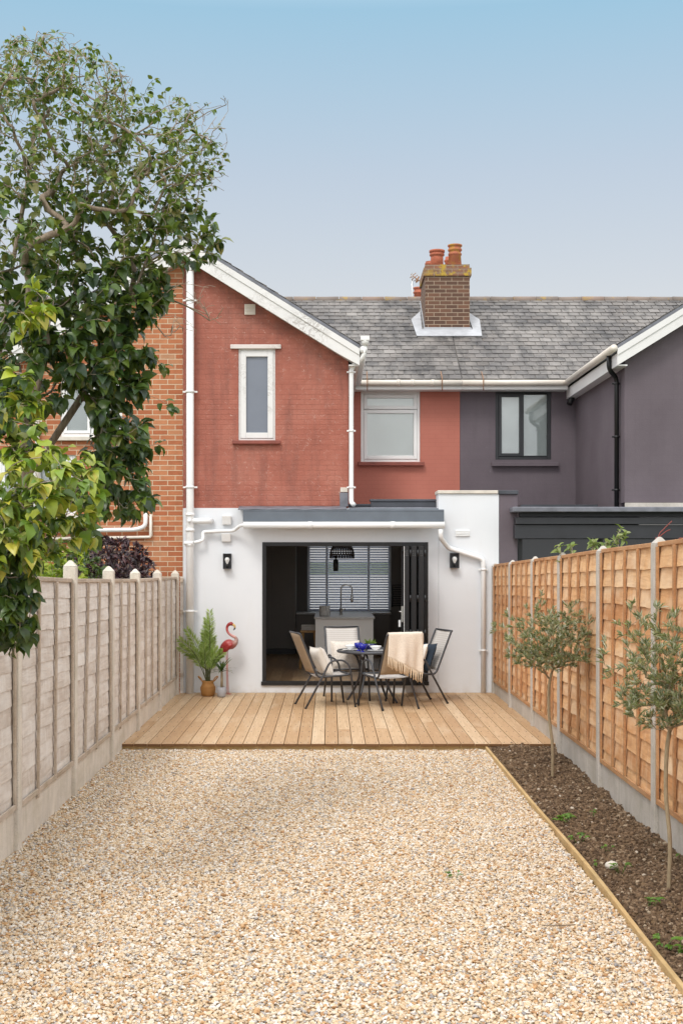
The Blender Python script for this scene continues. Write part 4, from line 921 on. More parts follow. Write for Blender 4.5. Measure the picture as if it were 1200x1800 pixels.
# ------------------------------------------------------------------ folding door
fd = thing('folding_door', 'black metal folding door, folded open against its right jamb', 'folding door', ((DX0+DX1)/2, WY, DZ0))
mb = MB(); f = .055
mb.box(DX0, DX0 + f, WY - .012, WY + .10, DZ0, DZ1); mb.box(DX1 - f, DX1, WY - .012, WY + .10, DZ0, DZ1); mb.box(DX0 + f, DX1 - f, WY - .012, WY + .10, DZ1 - .06, DZ1); mb.box(DX0 - .015, DX1 + .01, WY - .03, WY + .10, DZ0 - .002, DZ0 + .055); mb.build('door_frame', M['black_metal'], fd, bevel=.004)
for k in range(3):
    xa = 1.08 + k*.105; xb2 = xa + .068; ya, yb = WY - .62, WY + .12; 
    za, zd = DZ0 + .06, DZ1 - .065
    mb = MB(); s = .07
    mb.box(xa, xb2, ya, ya + s, za, zd); mb.box(xa, xb2, yb - s, yb, za, zd); mb.box(xa, xb2, ya + s, yb - s, za, za + s); mb.box(xa, xb2, ya + s, yb - s, zd - s, zd)
    lf = mb.build('door_leaf', M['black_metal'], fd, bevel=.004)
    mb = MB(); mb.box(xa + .022, xa + .046, ya + s - .004, yb - s + .004, za + s - .004, zd - s + .004); mb.build('pane', M['dark_glass'], lf)
    mb = MB(); mb.box(xa - .006, xa - .0002, ya - .004, ya + .012, za, zd); mb.build('weather_seal', M['upvc'] if k == 0 else M['anthracite'], lf)  # first seal coloured white to paint in the light reflected along its edge
    mb = MB()
    for z in (za + .12, za + .75, zd - .75, zd - .1):
        mb.tube([(xb2 + .018, ya - .006, z - .05), (xb2 + .018, ya - .006, z + .05)], .014, 8)
    mb.build('hinge', M['black_metal'], lf)
    mb = MB()
    for z in (za + .75, zd - .1):
        for dx in (.022, .045):
            for dz in (-.03, 0, .03): mb.tube([(xa + dx, ya - .003, z + dz), (xa + dx, ya + .001, z + dz)], .004, 6)
    mb.build('screw', M['steel'], lf)
mb = MB(); mb.box(1.045, 1.074, WY - .47, WY - .44, 1.15, 1.38); mb.tube(bend([(1.06, WY - .455, 1.3), (1.02, WY - .455, 1.3), (1.02, WY - .34, 1.3)], .02), .009, 8); mb.build('handle', M['steel'], fd)
mb = MB(); mb.box(1.005, 1.035, WY - .463, WY - .458, 1.08, 1.18); mb.build('key_tag', M['china'], fd)
# ------------------------------------------------------------------ fences
def interp(y, ys, vs): return float(np.interp(y, ys, vs))
def fence(name, label, X, s, posts, topfn, ptopfn, boardtop, wood, bat, conc, tilt, warm, rows, nb, seed):
    """s = +1 when the garden lies at +X of the fence"""
    rs_ = random.Random(seed)
    f = thing(name, label, 'fence', (X, posts[len(posts)//2], 0))
    for y in posts:
        mb = MB(); w, d = .05, .055; zt_ = ptopfn(y); c = X
        mb.box(c - d, c + d, y - w, y + w, -.08, zt_ - .05)
        p = [(c-d, y-w, zt_-.0499), (c+d, y-w, zt_-.0499), (c+d, y+w, zt_-.0499), (c-d, y+w, zt_-.0499), (c-.012, y-.012, zt_), (c+.012, y-.012, zt_), (c+.012, y+.012, zt_), (c-.012, y+.012, zt_)]
        mb._add(p, [(0,1,5,4),(1,2,6,5),(2,3,7,6),(3,0,4,7),(4,5,6,7)])
        mb.build('post', conc, f, bevel=.008)
    for i, (a, b) in enumerate(zip(posts, posts[1:])):
        y0, y1 = a + .052, b - .052
        zb = boardtop(a) if callable(boardtop) else boardtop
        mb = MB(); mb.box(X - .022, X + .022, y0, y1, -.06, zb); mb.build('gravel_board', conc, f, bevel=.006)
        t0, t1 = topfn(y0), topfn(y1); zz0 = zb + .004
        # waney lap boards
        mb = MB(); n = rows; segs = 18
        for r in range(n):
            ph = rs_.uniform(0, 99); h = 1.0 / n; sag = rs_.uniform(-.006, .006)
            def brd(u, v, r=r, ph=ph, sag=sag):
                y = y0 + (y1 - y0) * u; top = (t0 + (t1 - t0) * u) - .025
                lo = zz0 + (top - zz0) * (r * h) ; hi = zz0 + (top - zz0) * min(1, (r + 1.0) * h)
                wav = .013 * n3(u * 3.2 + ph, ph) + .006 * n3(u * 11 + ph, 3) + sag * (u - .5)
                lo += wav - .022 if r else 0
                cup = .012*n3(u*2 + ph, 7)
                q = [(lo, .030 + cup), (lo, .018 + cup), (hi, .004), (hi, -.004)] # bottom outer, bottom inner, top
                if v < .25: return (X + s*(.004 + (.011 if warm else .015) + cup*.6), y, lo)
                if v < .75: return (X + s*(.004 + .0075 + cup*.3), y, (lo + hi) / 2)
                return (X + s*.004, y, hi)
            mb.grid(segs, 2, lambda u, v: brd(u, v), False)
        pn = mb.build('panel', wood, f, solid=.007)
        mb = MB()
        mb.hexa([(X-.03, y0, t0-.035), (X+.03, y0, t0-.035), (X+.03, y1, t1-.035), (X-.03, y1, t1-.035), (X-.03, y0, t0), (X+.03, y0, t0), (X+.03, y1, t1), (X-.03, y1, t1)])
        mb.build('cap_rail', bat, pn, bevel=.005)
        mb = MB(); xi = X + s*.028; mb.box(xi, xi + s*.014, y0, y1, zz0 + .002, zz0 + .045); mb.build('bottom_rail', bat, pn, bevel=.003)
        for k in range(nb):
            u = [.015, .335, .655, .985][k] if nb == 4 else [.012, .26, .5, .74, .988][k]
            tl = tilt[i % len(tilt)] if 0 < k < nb - 1 else 0
            yt = y0 + (y1 - y0) * u; yb = yt - tl + (rs_.uniform(-.012, .012) if 0 < k < nb-1 else 0); tt = t0 + (t1-t0)*u - .036
            bz = zz0 + .046 if not tl else zz0 - rs_.uniform(.0, .03)
            mb = MB(); wd = .019; x0_, x1_ = X + s*.026, X + s*.044
            x0_, x1_ = min(x0_, x1_), max(x0_, x1_)
            m_ = 6
            for q in range(1): mb.hexa([(x0_, yb-wd, bz), (x1_, yb-wd, bz), (x1_, yb+wd, bz), (x0_, yb+wd, bz), (x0_, yt-wd, tt), (x1_, yt-wd, tt), (x1_, yt+wd, tt), (x0_, yt+wd, tt)])
            mb.build('batten', bat, pn, bevel=.003)
    return f
lp = [5.1, 7.02, 8.96, 10.96, 12.86, 14.62, 16.5, 18.42]
fence('left_fence', 'weathered grey timber panel fence with pale posts, along the gravel on the left', FL, 1, lp,
      lambda y: interp(y, [7, 9, 11, 14.6, 18.5], [2.0, 1.965, 1.905, 1.84, 1.80]), lambda y: interp(y, [7, 9, 11, 13, 14.6, 18.5], [2.12, 2.09, 2.065, 1.995, 1.955, 1.895]),
      lambda y: interp(y, [7, 11, 18.5], [.30, .27, .33]), M['fence_grey'], M['batten_grey'], M['concrete_warm'], [0, 0, .06, .17, .09, .02, 0], True, 13, 4, 3)
rp_ = [5.55, 7.46, 9.37, 11.3, 13.24, 15.0, 16.85, 18.6]
fence('right_fence', 'new orange brown timber panel fence with grey concrete posts, beside the soil bed', FR + .0, -1, rp_,
      lambda y: interp(y, [5, 9.4, 11.3, 13.3, 15, 18.6], [2.32, 2.205, 2.165, 2.11, 2.07, 1.98]), lambda y: interp(y, [5, 9.4, 11.3, 13.3, 15, 18.6], [2.37, 2.245, 2.195, 2.14, 2.10, 2.005]),
      lambda y: interp(y, [5, 9.4, 13.3, 15, 18.6], [.27, .25, .27, .27, .22]), M['fence_orange'], M['batten_orange'], M['concrete_grey'], [0], False, 13, 5, 5)
# stub of slatted fence filling the gap to the wall
sf = thing('fence_return', 'short open slatted timber frame between the grey fence and the white wall', 'fence', (FL - .04, 18.6, 0))
mb = MB()
for z in (.32, .85, 1.25, 1.72): mb.box(FL + .057, FL + .098, 18.56, 18.60, z, z + .06)
mb.build('rail', M['batten_grey'], sf); mb = MB(); mb.box(FL + .051, FL + .10, 18.601, 18.625, .0, 1.8); mb.build('backing_board', M['fence_grey'], sf)

# ------------------------------------------------------------------ leaves and trees
HEART = (np.array([(0,0,0),(.36,-.02,.06),(.50,.26,.14),(.33,.64,.06),(0,1,-.30),(-.33,.64,.06),(-.50,.26,.14),(-.36,-.02,.06),(0,.3,.02),(0,.66,-.07)]),
         [(0,1,2,8),(8,2,3,9),(9,3,4),(0,8,6,7),(8,9,5,6),(9,4,5)])
LANCE = (np.array([(0,0,0),(.5,.45,.12),(0,1,-.06),(-.5,.45,.12),(0,.45,0)]), [(0,1,4),(1,2,4),(0,4,3),(4,2,3)])
STRAP = (np.array([(-.5,0,0),(.5,0,0),(-.5,.4,.0),(.5,.4,.0),(-.3,.8,-.12),(.3,.8,-.12),(0,1,-.25)]), [(0,1,3,2),(2,3,5,4),(4,5,6)])
class Leaves:
    def __init__(s): s.items = []
    def add(s, p, d, nrm, L, Wd, col): s.items.append((*p, *d, *nrm, L, Wd, *col))
    def build(s, name, tmpl, mat, parent, smooth=True):
        A = np.array(s.items); T_, F = tmpl; n = len(A); k = len(T_)
        d = A[:, 3:6]; d = d / np.linalg.norm(d, axis=1, keepdims=True)
        nm = A[:, 6:9]; nm = nm - (nm*d).sum(1, keepdims=True)*d; nm = nm / (np.linalg.norm(nm, axis=1, keepdims=True) + 1e-9)
        sd_ = np.cross(d, nm); L = A[:, 9]; Wd = A[:, 10]
        V = A[:, None, 0:3] + sd_[:, None, :]*(T_[None, :, 0]*Wd[:, None])[:, :, None] + d[:, None, :]*(T_[None, :, 1]*L[:, None])[:, :, None] + nm[:, None, :]*(T_[None, :, 2]*L[:, None])[:, :, None]
        off = np.array(root_loc(parent)) if parent is not None else np.zeros(3)
        V = (V - off).reshape(-1, 3)
        faces = [tuple(i*k + q for q in f) for i in range(n) for f in F]
        me = bpy.data.meshes.new(name); me.from_pydata(V.tolist(), [], faces)
        c = np.repeat(np.concatenate([A[:, 11:14], np.ones((n, 1))], 1), k, 0).astype(np.float32)
        a = me.color_attributes.new('tint', 'FLOAT_COLOR', 'POINT'); a.data.foreach_set('color', c.ravel())
        me.polygons.foreach_set('use_smooth', [smooth]*len(me.polygons)); me.materials.append(mat)
        o = bpy.data.objects.new(name, me); COL.objects.link(o); o.parent = parent; return o
def unit(v):
    v = np.asarray(v, float); return v / (np.linalg.norm(v) + 1e-9)
class Skeleton:
    """branches that reach a cloud of tips: each tip joins the nearest branch already grown"""
    def __init__(s, trunks, step=.1, seed=1):
        s.p = []; s.par = []; s.dir = []; s.r = np.random.default_rng(seed); s.step = step; s.tips = []; s.chain = []
        for tr in trunks:
            pts = qcurve(tr, 6); prev = -1
            for i, q in enumerate(pts):
                s.p.append(np.array(q)); s.par.append(prev); dd = np.array(pts[min(i+1, len(pts)-1)] - pts[max(0, i-1)]); s.dir.append(unit(dd)); prev = len(s.p) - 1
    def reach(s, target, wig=.25, droop=0, allow=None):
        t = np.asarray(target); Pn = np.array(s.p); D = np.array(s.dir); v = t - Pn; dist = np.linalg.norm(v, axis=1)
        al = (v * D).sum(1) / (dist + 1e-9); cost = dist * (1.35 - .45*al)
        i = int(np.argmin(cost)); cur = Pn[i]; dcur = D[i]; prev = i; path = []
        n = max(2, int(dist[i] / s.step))
        for k in range(n):
            to = unit(t - cur); w_ = (k + 1) / n
            dcur = unit(dcur*(1 - w_)*.8 + to*(.45 + w_) + s.r.normal(0, wig, 3)*(1 - w_*.5) + np.array((0, 0, -droop*w_)))
            rem = np.linalg.norm(t - cur) / (n - k); cur = cur + dcur*rem
            s.p.append(cur); s.par.append(prev); s.dir.append(dcur); prev = len(s.p) - 1; path.append(prev)
        s.tips.append(prev); return path
    def mesh(s, mb_list, rtip=.0022, ex=2.35, base=None, thin=.006):
        n = len(s.p); acc = np.zeros(n); kids = [[] for _ in range(n)]
        for i, q in enumerate(s.par):
            if q >= 0: kids[q].append(i)
        order = range(n-1, -1, -1); rad = np.zeros(n)
        for i in sorted(order, key=lambda i: -i):
            if not kids[i]: acc[i] = rtip**ex
            rad[i] = max(rtip, acc[i]**(1/ex))
            if s.par[i] >= 0: acc[s.par[i]] += acc[i]
        if base: rad = np.minimum(rad * (base / max(rad.max(), 1e-6)) if rad.max() > base else rad, base)
        starts = [i for i in range(n) if s.par[i] < 0]; stack = [(None, i) for i in starts]
        while stack:
            pr, i = stack.pop(); ch = [i] if pr is None else [pr, i]; cur = i
            while kids[cur]:
                ks_ = sorted(kids[cur], key=lambda k: -rad[k]); 
                for k in ks_[1:]: stack.append((cur, k))
                cur = ks_[0]; ch.append(cur)
            if len(ch) < 2: continue
            rr = [rad[c] for c in ch]
            if pr is not None: rr[0] = rr[1]
            big = max(rr); mb = mb_list[0] if big > thin else mb_list[1]
            mb.tube([s.p[c] for c in ch], rr, 7 if big > .012 else (5 if big > thin else 3), cap=False)
        s.rad = rad
# --- the big tree behind the left fence
lt = thing('leafy_tree', 'large leafy tree with glossy heart shaped leaves leaning over the left fence', 'tree', (-2.75, 8.0, 0))
base = Vector((-2.75, 8.0, -.05))
trunks = [[base, (-2.72, 7.95, 1.0), P(30, 950, 7.9), P(45, 780, 7.8), P(90, 560, 7.9), P(120, 330, 8.2)],
          [base + Vector((.05, .1, 0)), (-2.66, 8.15, 1.2), P(10, 900, 8.1), P(90, 780, 8.1), P(190, 620, 8.2), P(260, 450, 8.3), P(300, 330, 8.4)],
          [base + Vector((-.1, .1, 0)), (-2.85, 8.3, 1.5), P(-20, 700, 8.4), P(20, 480, 8.6), P(60, 260, 8.6)],
          [base + Vector((.0, -.1, 0)), (-2.6, 7.6, 1.4), P(25, 1040, 7.3), P(70, 990, 7.1), P(105, 930, 7.0), P(140, 850, 7.0)],
          [base + Vector((-.05, -.15, 0)), (-2.7, 7.5, 1.5), P(-30, 900, 7.2), P(20, 820, 6.9), P(95, 800, 6.8)]]
sk = Skeleton(trunks, .11, 4); lv = Leaves()
g = np.random.default_rng(12)
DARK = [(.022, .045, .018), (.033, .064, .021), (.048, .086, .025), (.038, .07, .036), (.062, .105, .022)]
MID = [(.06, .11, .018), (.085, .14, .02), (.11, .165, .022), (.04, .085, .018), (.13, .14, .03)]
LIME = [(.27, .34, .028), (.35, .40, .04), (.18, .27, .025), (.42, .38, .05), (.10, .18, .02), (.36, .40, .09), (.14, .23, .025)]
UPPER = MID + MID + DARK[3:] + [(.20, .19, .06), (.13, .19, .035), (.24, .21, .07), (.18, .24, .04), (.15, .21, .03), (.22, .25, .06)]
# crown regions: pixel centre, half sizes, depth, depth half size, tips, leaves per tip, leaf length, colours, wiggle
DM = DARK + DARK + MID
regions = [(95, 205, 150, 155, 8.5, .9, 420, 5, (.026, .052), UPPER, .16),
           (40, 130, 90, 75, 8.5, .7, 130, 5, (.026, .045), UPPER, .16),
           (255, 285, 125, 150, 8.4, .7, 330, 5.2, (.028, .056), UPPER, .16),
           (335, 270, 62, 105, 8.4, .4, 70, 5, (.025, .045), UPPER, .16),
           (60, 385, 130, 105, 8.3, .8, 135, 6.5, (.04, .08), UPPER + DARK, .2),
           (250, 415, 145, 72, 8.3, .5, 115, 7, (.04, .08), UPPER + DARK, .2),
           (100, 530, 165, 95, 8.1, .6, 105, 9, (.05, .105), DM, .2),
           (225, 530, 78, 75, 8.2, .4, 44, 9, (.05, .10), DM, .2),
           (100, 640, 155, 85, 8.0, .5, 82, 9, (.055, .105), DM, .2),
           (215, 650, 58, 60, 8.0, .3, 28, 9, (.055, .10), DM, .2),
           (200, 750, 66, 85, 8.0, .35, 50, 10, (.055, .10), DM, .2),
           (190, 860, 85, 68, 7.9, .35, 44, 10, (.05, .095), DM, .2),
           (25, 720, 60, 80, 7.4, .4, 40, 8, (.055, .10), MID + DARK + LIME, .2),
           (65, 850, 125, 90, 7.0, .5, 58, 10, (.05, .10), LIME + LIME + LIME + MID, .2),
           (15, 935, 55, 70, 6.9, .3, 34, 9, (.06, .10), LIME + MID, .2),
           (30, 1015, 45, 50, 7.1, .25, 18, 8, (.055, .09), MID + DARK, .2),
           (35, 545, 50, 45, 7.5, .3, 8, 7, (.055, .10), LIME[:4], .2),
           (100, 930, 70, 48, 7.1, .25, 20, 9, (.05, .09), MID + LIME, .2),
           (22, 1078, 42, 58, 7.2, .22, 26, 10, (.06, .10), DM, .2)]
allt = []
for (cx, cy, hx, hy, Y, hd, n, nl, ls, cols, wig) in regions:
    for _ in range(n):
        while True:
            q = g.uniform(-1, 1, 3)
            if (q**2).sum() < 1: break
        allt.append((np.array(P(cx + q[0]*hx, cy + q[1]*hy, Y + q[2]*hd)), nl, ls, cols, wig))
b0 = np.array(P(60, 700, 8.0))
allt.sort(key=lambda t: np.linalg.norm(t[0] - b0))
def leaf_on(path, nl, ls, cols, span=.55, petiole=.02):
    pts = [sk.p[i] for i in path]; m = len(pts)
    for k in range(nl):
        u = 1 - span*(k / max(1, nl))**1.1; f_ = u*(m-1); i = min(int(f_), m-2) if m > 1 else 0
        p = pts[i]*(1-(f_-i)) + pts[i+1]*(f_-i) if m > 1 else pts[0]
        ax = sk.dir[path[i]]
        rd_ = g.normal(0, 1, 3); out = unit(np.cross(ax, rd_)); 
        d = unit(out*.8 + ax*.45 + np.array((0, 0, -.55)) + g.normal(0, .25, 3))
        L = g.uniform(*ls); nrm = unit(np.array((0, -.35, .9)) + out*.4 + g.normal(0, .35, 3))
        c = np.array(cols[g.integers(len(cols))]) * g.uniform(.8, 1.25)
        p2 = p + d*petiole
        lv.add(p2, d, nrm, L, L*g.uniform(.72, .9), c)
for t, nl, ls, cols, wig in allt:
    pa = sk.reach(t, wig)
    leaf_on(pa, max(2, int(nl*g.uniform(.6, 1.3))), ls, cols)
# leafy shoots in front of the bricks
for pts, cols in (([(190, 760), (215, 735), (250, 690), (290, 645)], MID), ([(200, 880), (245, 840), (280, 780), (303, 715)], MID), ([(120, 500), (200, 470), (240, 450), (300, 380), (372, 385)], MID)):
    w3_ = [np.array(P(x, y, 8.0)) for x, y in pts]
    for q in w3_[1:]:
        pa = sk.reach(q, .06); leaf_on(pa, 7, (.045, .07), cols + DARK[2:], span=.95)
# bare fine twigs reaching right
for k in range(46):
    x, y = g.uniform(290, 392), g.uniform(490, 600); 
    if x > 350: y = g.uniform(500, 575)
    sk.reach(np.array(P(x, y, 8.2 + g.uniform(-.3, .3))), .12)
for k in range(130): sk.reach(np.array(P(g.uniform(290, 402), g.uniform(165, 340), 8.4 + g.uniform(-.3, .3))), .12)
for k in range(420): sk.reach(np.array(P(*(lambda x: (x, (58 if x < 130 else 58 + (x - 130)*.75) + abs(g.normal(0, 70))))(g.uniform(0, 235)), 8.5 + g.uniform(-.5, .5))), .12)
tb, tw = MB(), MB(); sk.mesh([tb, tw], .0018, 2.3, .05, .0045)
tb.build('trunk', M['bark'], lt); tw.build('twigs', M['twig'], lt)
lv.build('crown', HEART, M['leaf'], lt)

# --- olive trees: slim trunk, silvery narrow leaves
def olive(label, X, Y, z0, hstem, ctr, rad, ntips, nleaf, seed, stake=False):
    t = thing('olive_tree', label, 'olive tree', (X, Y, z0), 0, 'young olive trees in the soil bed')
    gg = np.random.default_rng(seed); b = Vector((X, Y, z0 - .03)); c = Vector(ctr)
    top = Vector((c.x + .0, c.y, z0 + hstem))
    s_ = Skeleton([[b, b.lerp(top, .35) + Vector((.012, 0, 0)), b.lerp(top, .7) + Vector((-.01, .0, 0)), top, top + Vector((.02, .01, .12))]], .06, seed)
    L_ = Leaves(); tips = []
    for _ in range(ntips):
        q = gg.normal(0, 1, 3); q = q/np.linalg.norm(q)*(gg.random()**.42)
        if q[2] < -.25: q[2] *= .6
        stick = 1 + (.28*gg.random() if gg.random() < .25 else 0)
        tips.append(np.array(c) + q*np.array(rad)*stick)
    for _ in range(ntips//7):
        q = gg.normal(0, 1, 3); q[2] = abs(q[2])*.9 + .1; q = q/np.linalg.norm(q); tips.append(np.array(c) + q*np.array(rad)*gg.uniform(.95, 1.38) + np.array((0, 0, .05)))
    tips.sort(key=lambda p: np.linalg.norm(p - np.array(top)))
    tone = [(.27, .295, .17), (.35, .37, .24), (.44, .455, .33), (.54, .55, .43), (.20, .23, .11), (.38, .39, .19), (.15, .17, .085), (.42, .35, .21)]
    for p in tips:
        pa = s_.reach(p, .22); pts = [s_.p[i] for i in pa]; m = len(pts)
        for k in range(nleaf):
            u = 1 - .85*(k/nleaf); f_ = u*(m-1); i = min(int(f_), m-2)
            q = pts[i]*(1-(f_-i)) + pts[i+1]*(f_-i); ax = s_.dir[pa[i]]
            out = unit(np.cross(ax, gg.normal(0, 1, 3))); d = unit(out*.6 + ax*.95 + gg.normal(0, .2, 3) + np.array((0, 0, .3)))
            ln = gg.uniform(.034, .066); col = np.array(tone[gg.integers(len(tone))])*gg.uniform(.8, 1.25)
            L_.add(q, d, unit(gg.normal(0, .6, 3) + np.array((0, -.2, .8))), ln, ln*gg.uniform(.14, .21), col)
    a, b_ = MB(), MB(); s_.mesh([a, b_], .0013, 2.2, .016, .003)
    a.build('trunk', M['olive_bark'], t); b_.build('twigs', M['olive_bark'], t)
    L_.build('crown', LANCE, M['leaf_matt'], t)
    return t
olive('young olive tree with a round crown on a bare stem, nearer the deck', 2.1, 11.84, .03, .84, (2.07, 11.84, 1.23), (.42, .39, .35), 410, 14, 21)
olive('young olive tree with a taller loose crown, cut by the right edge of the photo', 2.13, 7.9, .02, .86, (2.12, 7.9, 1.27), (.33, .33, .45), 340, 14, 33)

# --- shrubs over the fences
def shrub(name, label, ctr, rad, ntips, nleaf, ls, wr, cols, mat, seed, tmpl=LANCE, base=None, cat='shrub', up=.2):
    t = thing(name, label, cat, (ctr[0], ctr[1], 0)); gg = np.random.default_rng(seed)
    c = np.array(ctr); L_ = Leaves(); stems = []
    for k in range(5):
        b = (ctr[0] + gg.uniform(-.15, .15), ctr[1] + gg.uniform(-.5, .5)*rad[1], -.05); e = c + gg.uniform(-.4, .4, 3)*np.array(rad)
        stems.append([b, tuple((np.array(b)+e)/2 + gg.normal(0, .06, 3)), tuple(e)])
    s_ = Skeleton(stems, .09, seed); tips = []
    for _ in range(ntips):
        q = gg.normal(0, 1, 3); q = q/np.linalg.norm(q)*(gg.random()**.35); tips.append(c + q*np.array(rad)*(1 + .15*gg.random()))
    tips.sort(key=lambda p: np.linalg.norm(p - c))
    for p in tips:
        pa = s_.reach(p, .2); pts = [s_.p[i] for i in pa]; m = len(pts)
        for k in range(nleaf):
            f_ = (1 - .8*k/nleaf)*(m-1); i = min(int(f_), m-2); q = pts[i]*(1-(f_-i)) + pts[i+1]*(f_-i); ax = s_.dir[pa[i]]
            out = unit(np.cross(ax, gg.normal(0, 1, 3))); d = unit(out + ax*.5 + np.array((0, 0, up)) + gg.normal(0, .2, 3)); ln = gg.uniform(*ls)
            L_.add(q, d, unit(gg.normal(0, .5, 3) + np.array((0, -.3, .8))), ln, ln*wr*gg.uniform(.85, 1.15), np.array(cols[gg.integers(len(cols))])*gg.uniform(.8, 1.25))
    a, b_ = MB(), MB(); s_.mesh([a, b_], .0018, 2.3, .03, .004); a.build('trunk', M['bark'], t); b_.build('twigs', M['bark'], t)
    L_.build('crown', tmpl, mat, t); return t
shrub('purple_shrub', 'dark purple leaved shrub rising behind the grey fence', (-2.88, 16.6, 1.66), (.55, 1.75, .66), 800, 11, (.06, .10), .42, [(.035, .016, .022), (.055, .022, .028), (.025, .014, .020), (.085, .03, .03), (.045, .03, .035)], M['leaf_purple'], 5)
shrub('lime_shrub', 'bright yellow green shrub behind the grey fence', (-2.76, 12.8, 1.78), (.32, .8, .50), 130, 10, (.05, .085), .6, LIME[:3] + [(.30, .36, .03), (.2, .3, .03)], M['leaf_matt'], 6, HEART)
shrub('ivy_bush', 'dark green bush behind the grey fence under the leaning tree', (-2.95, 14.6, 1.65), (.4, .8, .52), 170, 10, (.05, .08), .7, DARK + MID, M['leaf'], 9, HEART)
def sprig(name, label, stems, cols, ls, wr, seed, Y, cat='plant', tmpl=HEART):
    t = thing(name, label, cat, (PX(stems[0][0][0], Y), Y, 0)); gg = np.random.default_rng(seed); L_ = Leaves(); mb = MB()
    for st_ in stems:
        pts = [Vector((PX(st_[0][0], Y), Y, 0))] + [P(x, y, Y) for x, y in st_]; q = qcurve(pts, 8); mb.tube(q, [.008*(1 - .75*i/len(q)) for i in range(len(q))], 5)
        m = len(q); a0 = 8
        for k in range(int((m - a0)*1.7)):
            i = min(m-1, a0 + int(k/1.7)); ax = unit(np.array(q[min(i, m-1)] - q[i-1])); out = unit(np.cross(ax, gg.normal(0, 1, 3))); ln = gg.uniform(*ls)
            L_.add(np.array(q[i]), unit(out + ax*.6), unit(gg.normal(0, .4, 3) + np.array((0, -.5, .7))), ln, ln*wr, np.array(cols[gg.integers(len(cols))])*gg.uniform(.8, 1.2))
    mb.build('stem', M['twig'], t); L_.build('leaves', tmpl, M['leaf_matt'], t); return t
PALE = [(.22, .28, .08), (.30, .36, .12), (.16, .23, .06), (.34, .38, .16)]
sprig('climbing_plant', 'pale green climber with soft leaves poking above the orange fence', [[(1005, 990), (1000, 965)], [(1040, 985), (1045, 962), (1035, 955)], [(1062, 985), (1075, 960), (1092, 925)], [(1085, 975), (1095, 950), (1100, 935)], [(985, 990), (978, 968)], [(1060, 990), (1060, 968)]], PALE, (.05, .085), .55, 4, 13.2)
vt = thing('vine_twig', 'bare red vine twig curling above the orange fence at the right edge', 'plant', (PX(1165, 9.6), 9.6, 0))
mb = MB()
for st_ in ([(1150, 1000), (1156, 945), (1166, 930), (1180, 916)], [(1156, 945), (1170, 934), (1177, 931)], [(1185, 1000), (1190, 952), (1200, 946), (1212, 948)]):
    pts = [P(x, y, 9.6) for x, y in st_]
    if st_[0][1] > 990: pts = [Vector((pts[0].x, 9.6, 0))] + pts
    mb.tube(qcurve(pts, 6), .0045, 5)
mb.build('stem', M['flower_red'], vt)

# --- weeds
def weed(px, py, n, L, seed, label):
    d = (py - VY) / FPX; Y = (CZ - .03) / d; X = PX(px, Y); gg = np.random.default_rng(seed)
    t = thing('weed', label, 'weed', (X, Y, .03), 0, 'small weeds'); L_ = Leaves(); z = .035 + (soilh(X, Y) if X > BX else -.01); mb = MB(); mb.col = (.10, .2, .03, 1)
    for k in range(n):
        a = gg.uniform(0, 6.28); r = gg.random()**.5*L*1.4; p = np.array((X + r*math.cos(a), Y + r*math.sin(a), z + gg.uniform(.01, .05)*L/.05))
        mb.tube([(X + r*.3*math.cos(a), Y + r*.3*math.sin(a), z - .02), tuple(p)], .0015, 4)
        for q in range(3):
            a2 = a + gg.normal(0, .9); L_.add(p, (math.cos(a2), math.sin(a2), gg.uniform(-.1, .5)), (gg.normal(0, .2), -.2, 1), gg.uniform(.6, 1.1)*L, L*.5, np.array([(.10, .21, .02), (.14, .27, .03), (.07, .15, .02)][gg.integers(3)]))
    mb.build('stem', M['leaf_matt'], t, vcol=True); L_.build('leaves', HEART, M['leaf_matt'], t)
for px, py, n, L, lb in ((990, 1447, 12, .055, 'bright green weed, the biggest tuft in the soil near the edging'), (1016, 1478, 6, .045, 'green weed tuft just below the biggest one by the edging'), (1066, 1497, 3, .035, 'tiny green weed in the middle of the soil bed'), (1046, 1520, 3, .03, 'tiny weed close to the edging board beyond the white stone'), (1090, 1537, 5, .04, 'low green weed right of the white stone'), (1042, 1437, 4, .035, 'small weed right of the biggest tuft'),
                         (1140, 1596, 5, .045, 'grey green weed near the stem of the nearer olive tree'), (1196, 1512, 4, .04, 'weed at the right edge of the photo under the fence'), (1165, 1665, 5, .04, 'weed in the near end of the soil bed'), (1198, 1668, 6, .05, 'weed at the right edge of the photo near the bottom'), (798, 1541, 5, .035, 'lone green weed growing through the gravel')):
    weed(px, py, n, L, px + py, lb)
st = thing('white_stone', 'one white flint stone lying on the soil bed', 'stone', (PX(1074, 8.3), 8.3, .06)); mb = MB(); mb.lathe([(0, -.03), (.035, -.02), (.045, 0), (.035, .02), (.01, .03), (0, .031)], (0, 0, 0), 9)
mb.v = [(x*1.1 + .01*n3(x*30, z*30), y*.8, z*.9 + .006*n3(y*40, x*40)) for x, y, z in mb.v]; mb.build('flint', M['stone_cap'], st, world=False)

gtw = thing('fallen_twig', 'thin bent brown twig lying on the gravel near the edging', 'twig', (PX(980, 7.0), 7.0, .02)); mb = MB()
mb.tube(qcurve([(PX(952, 7.03), 7.03, .038), (PX(975, 7.0), 7.0, .045), (PX(992, 7.02), 7.02, .04), (PX(1010, 7.0), 7.0, .05)], 5), .0035, 6); mb.build('stem', M['bark'], gtw)
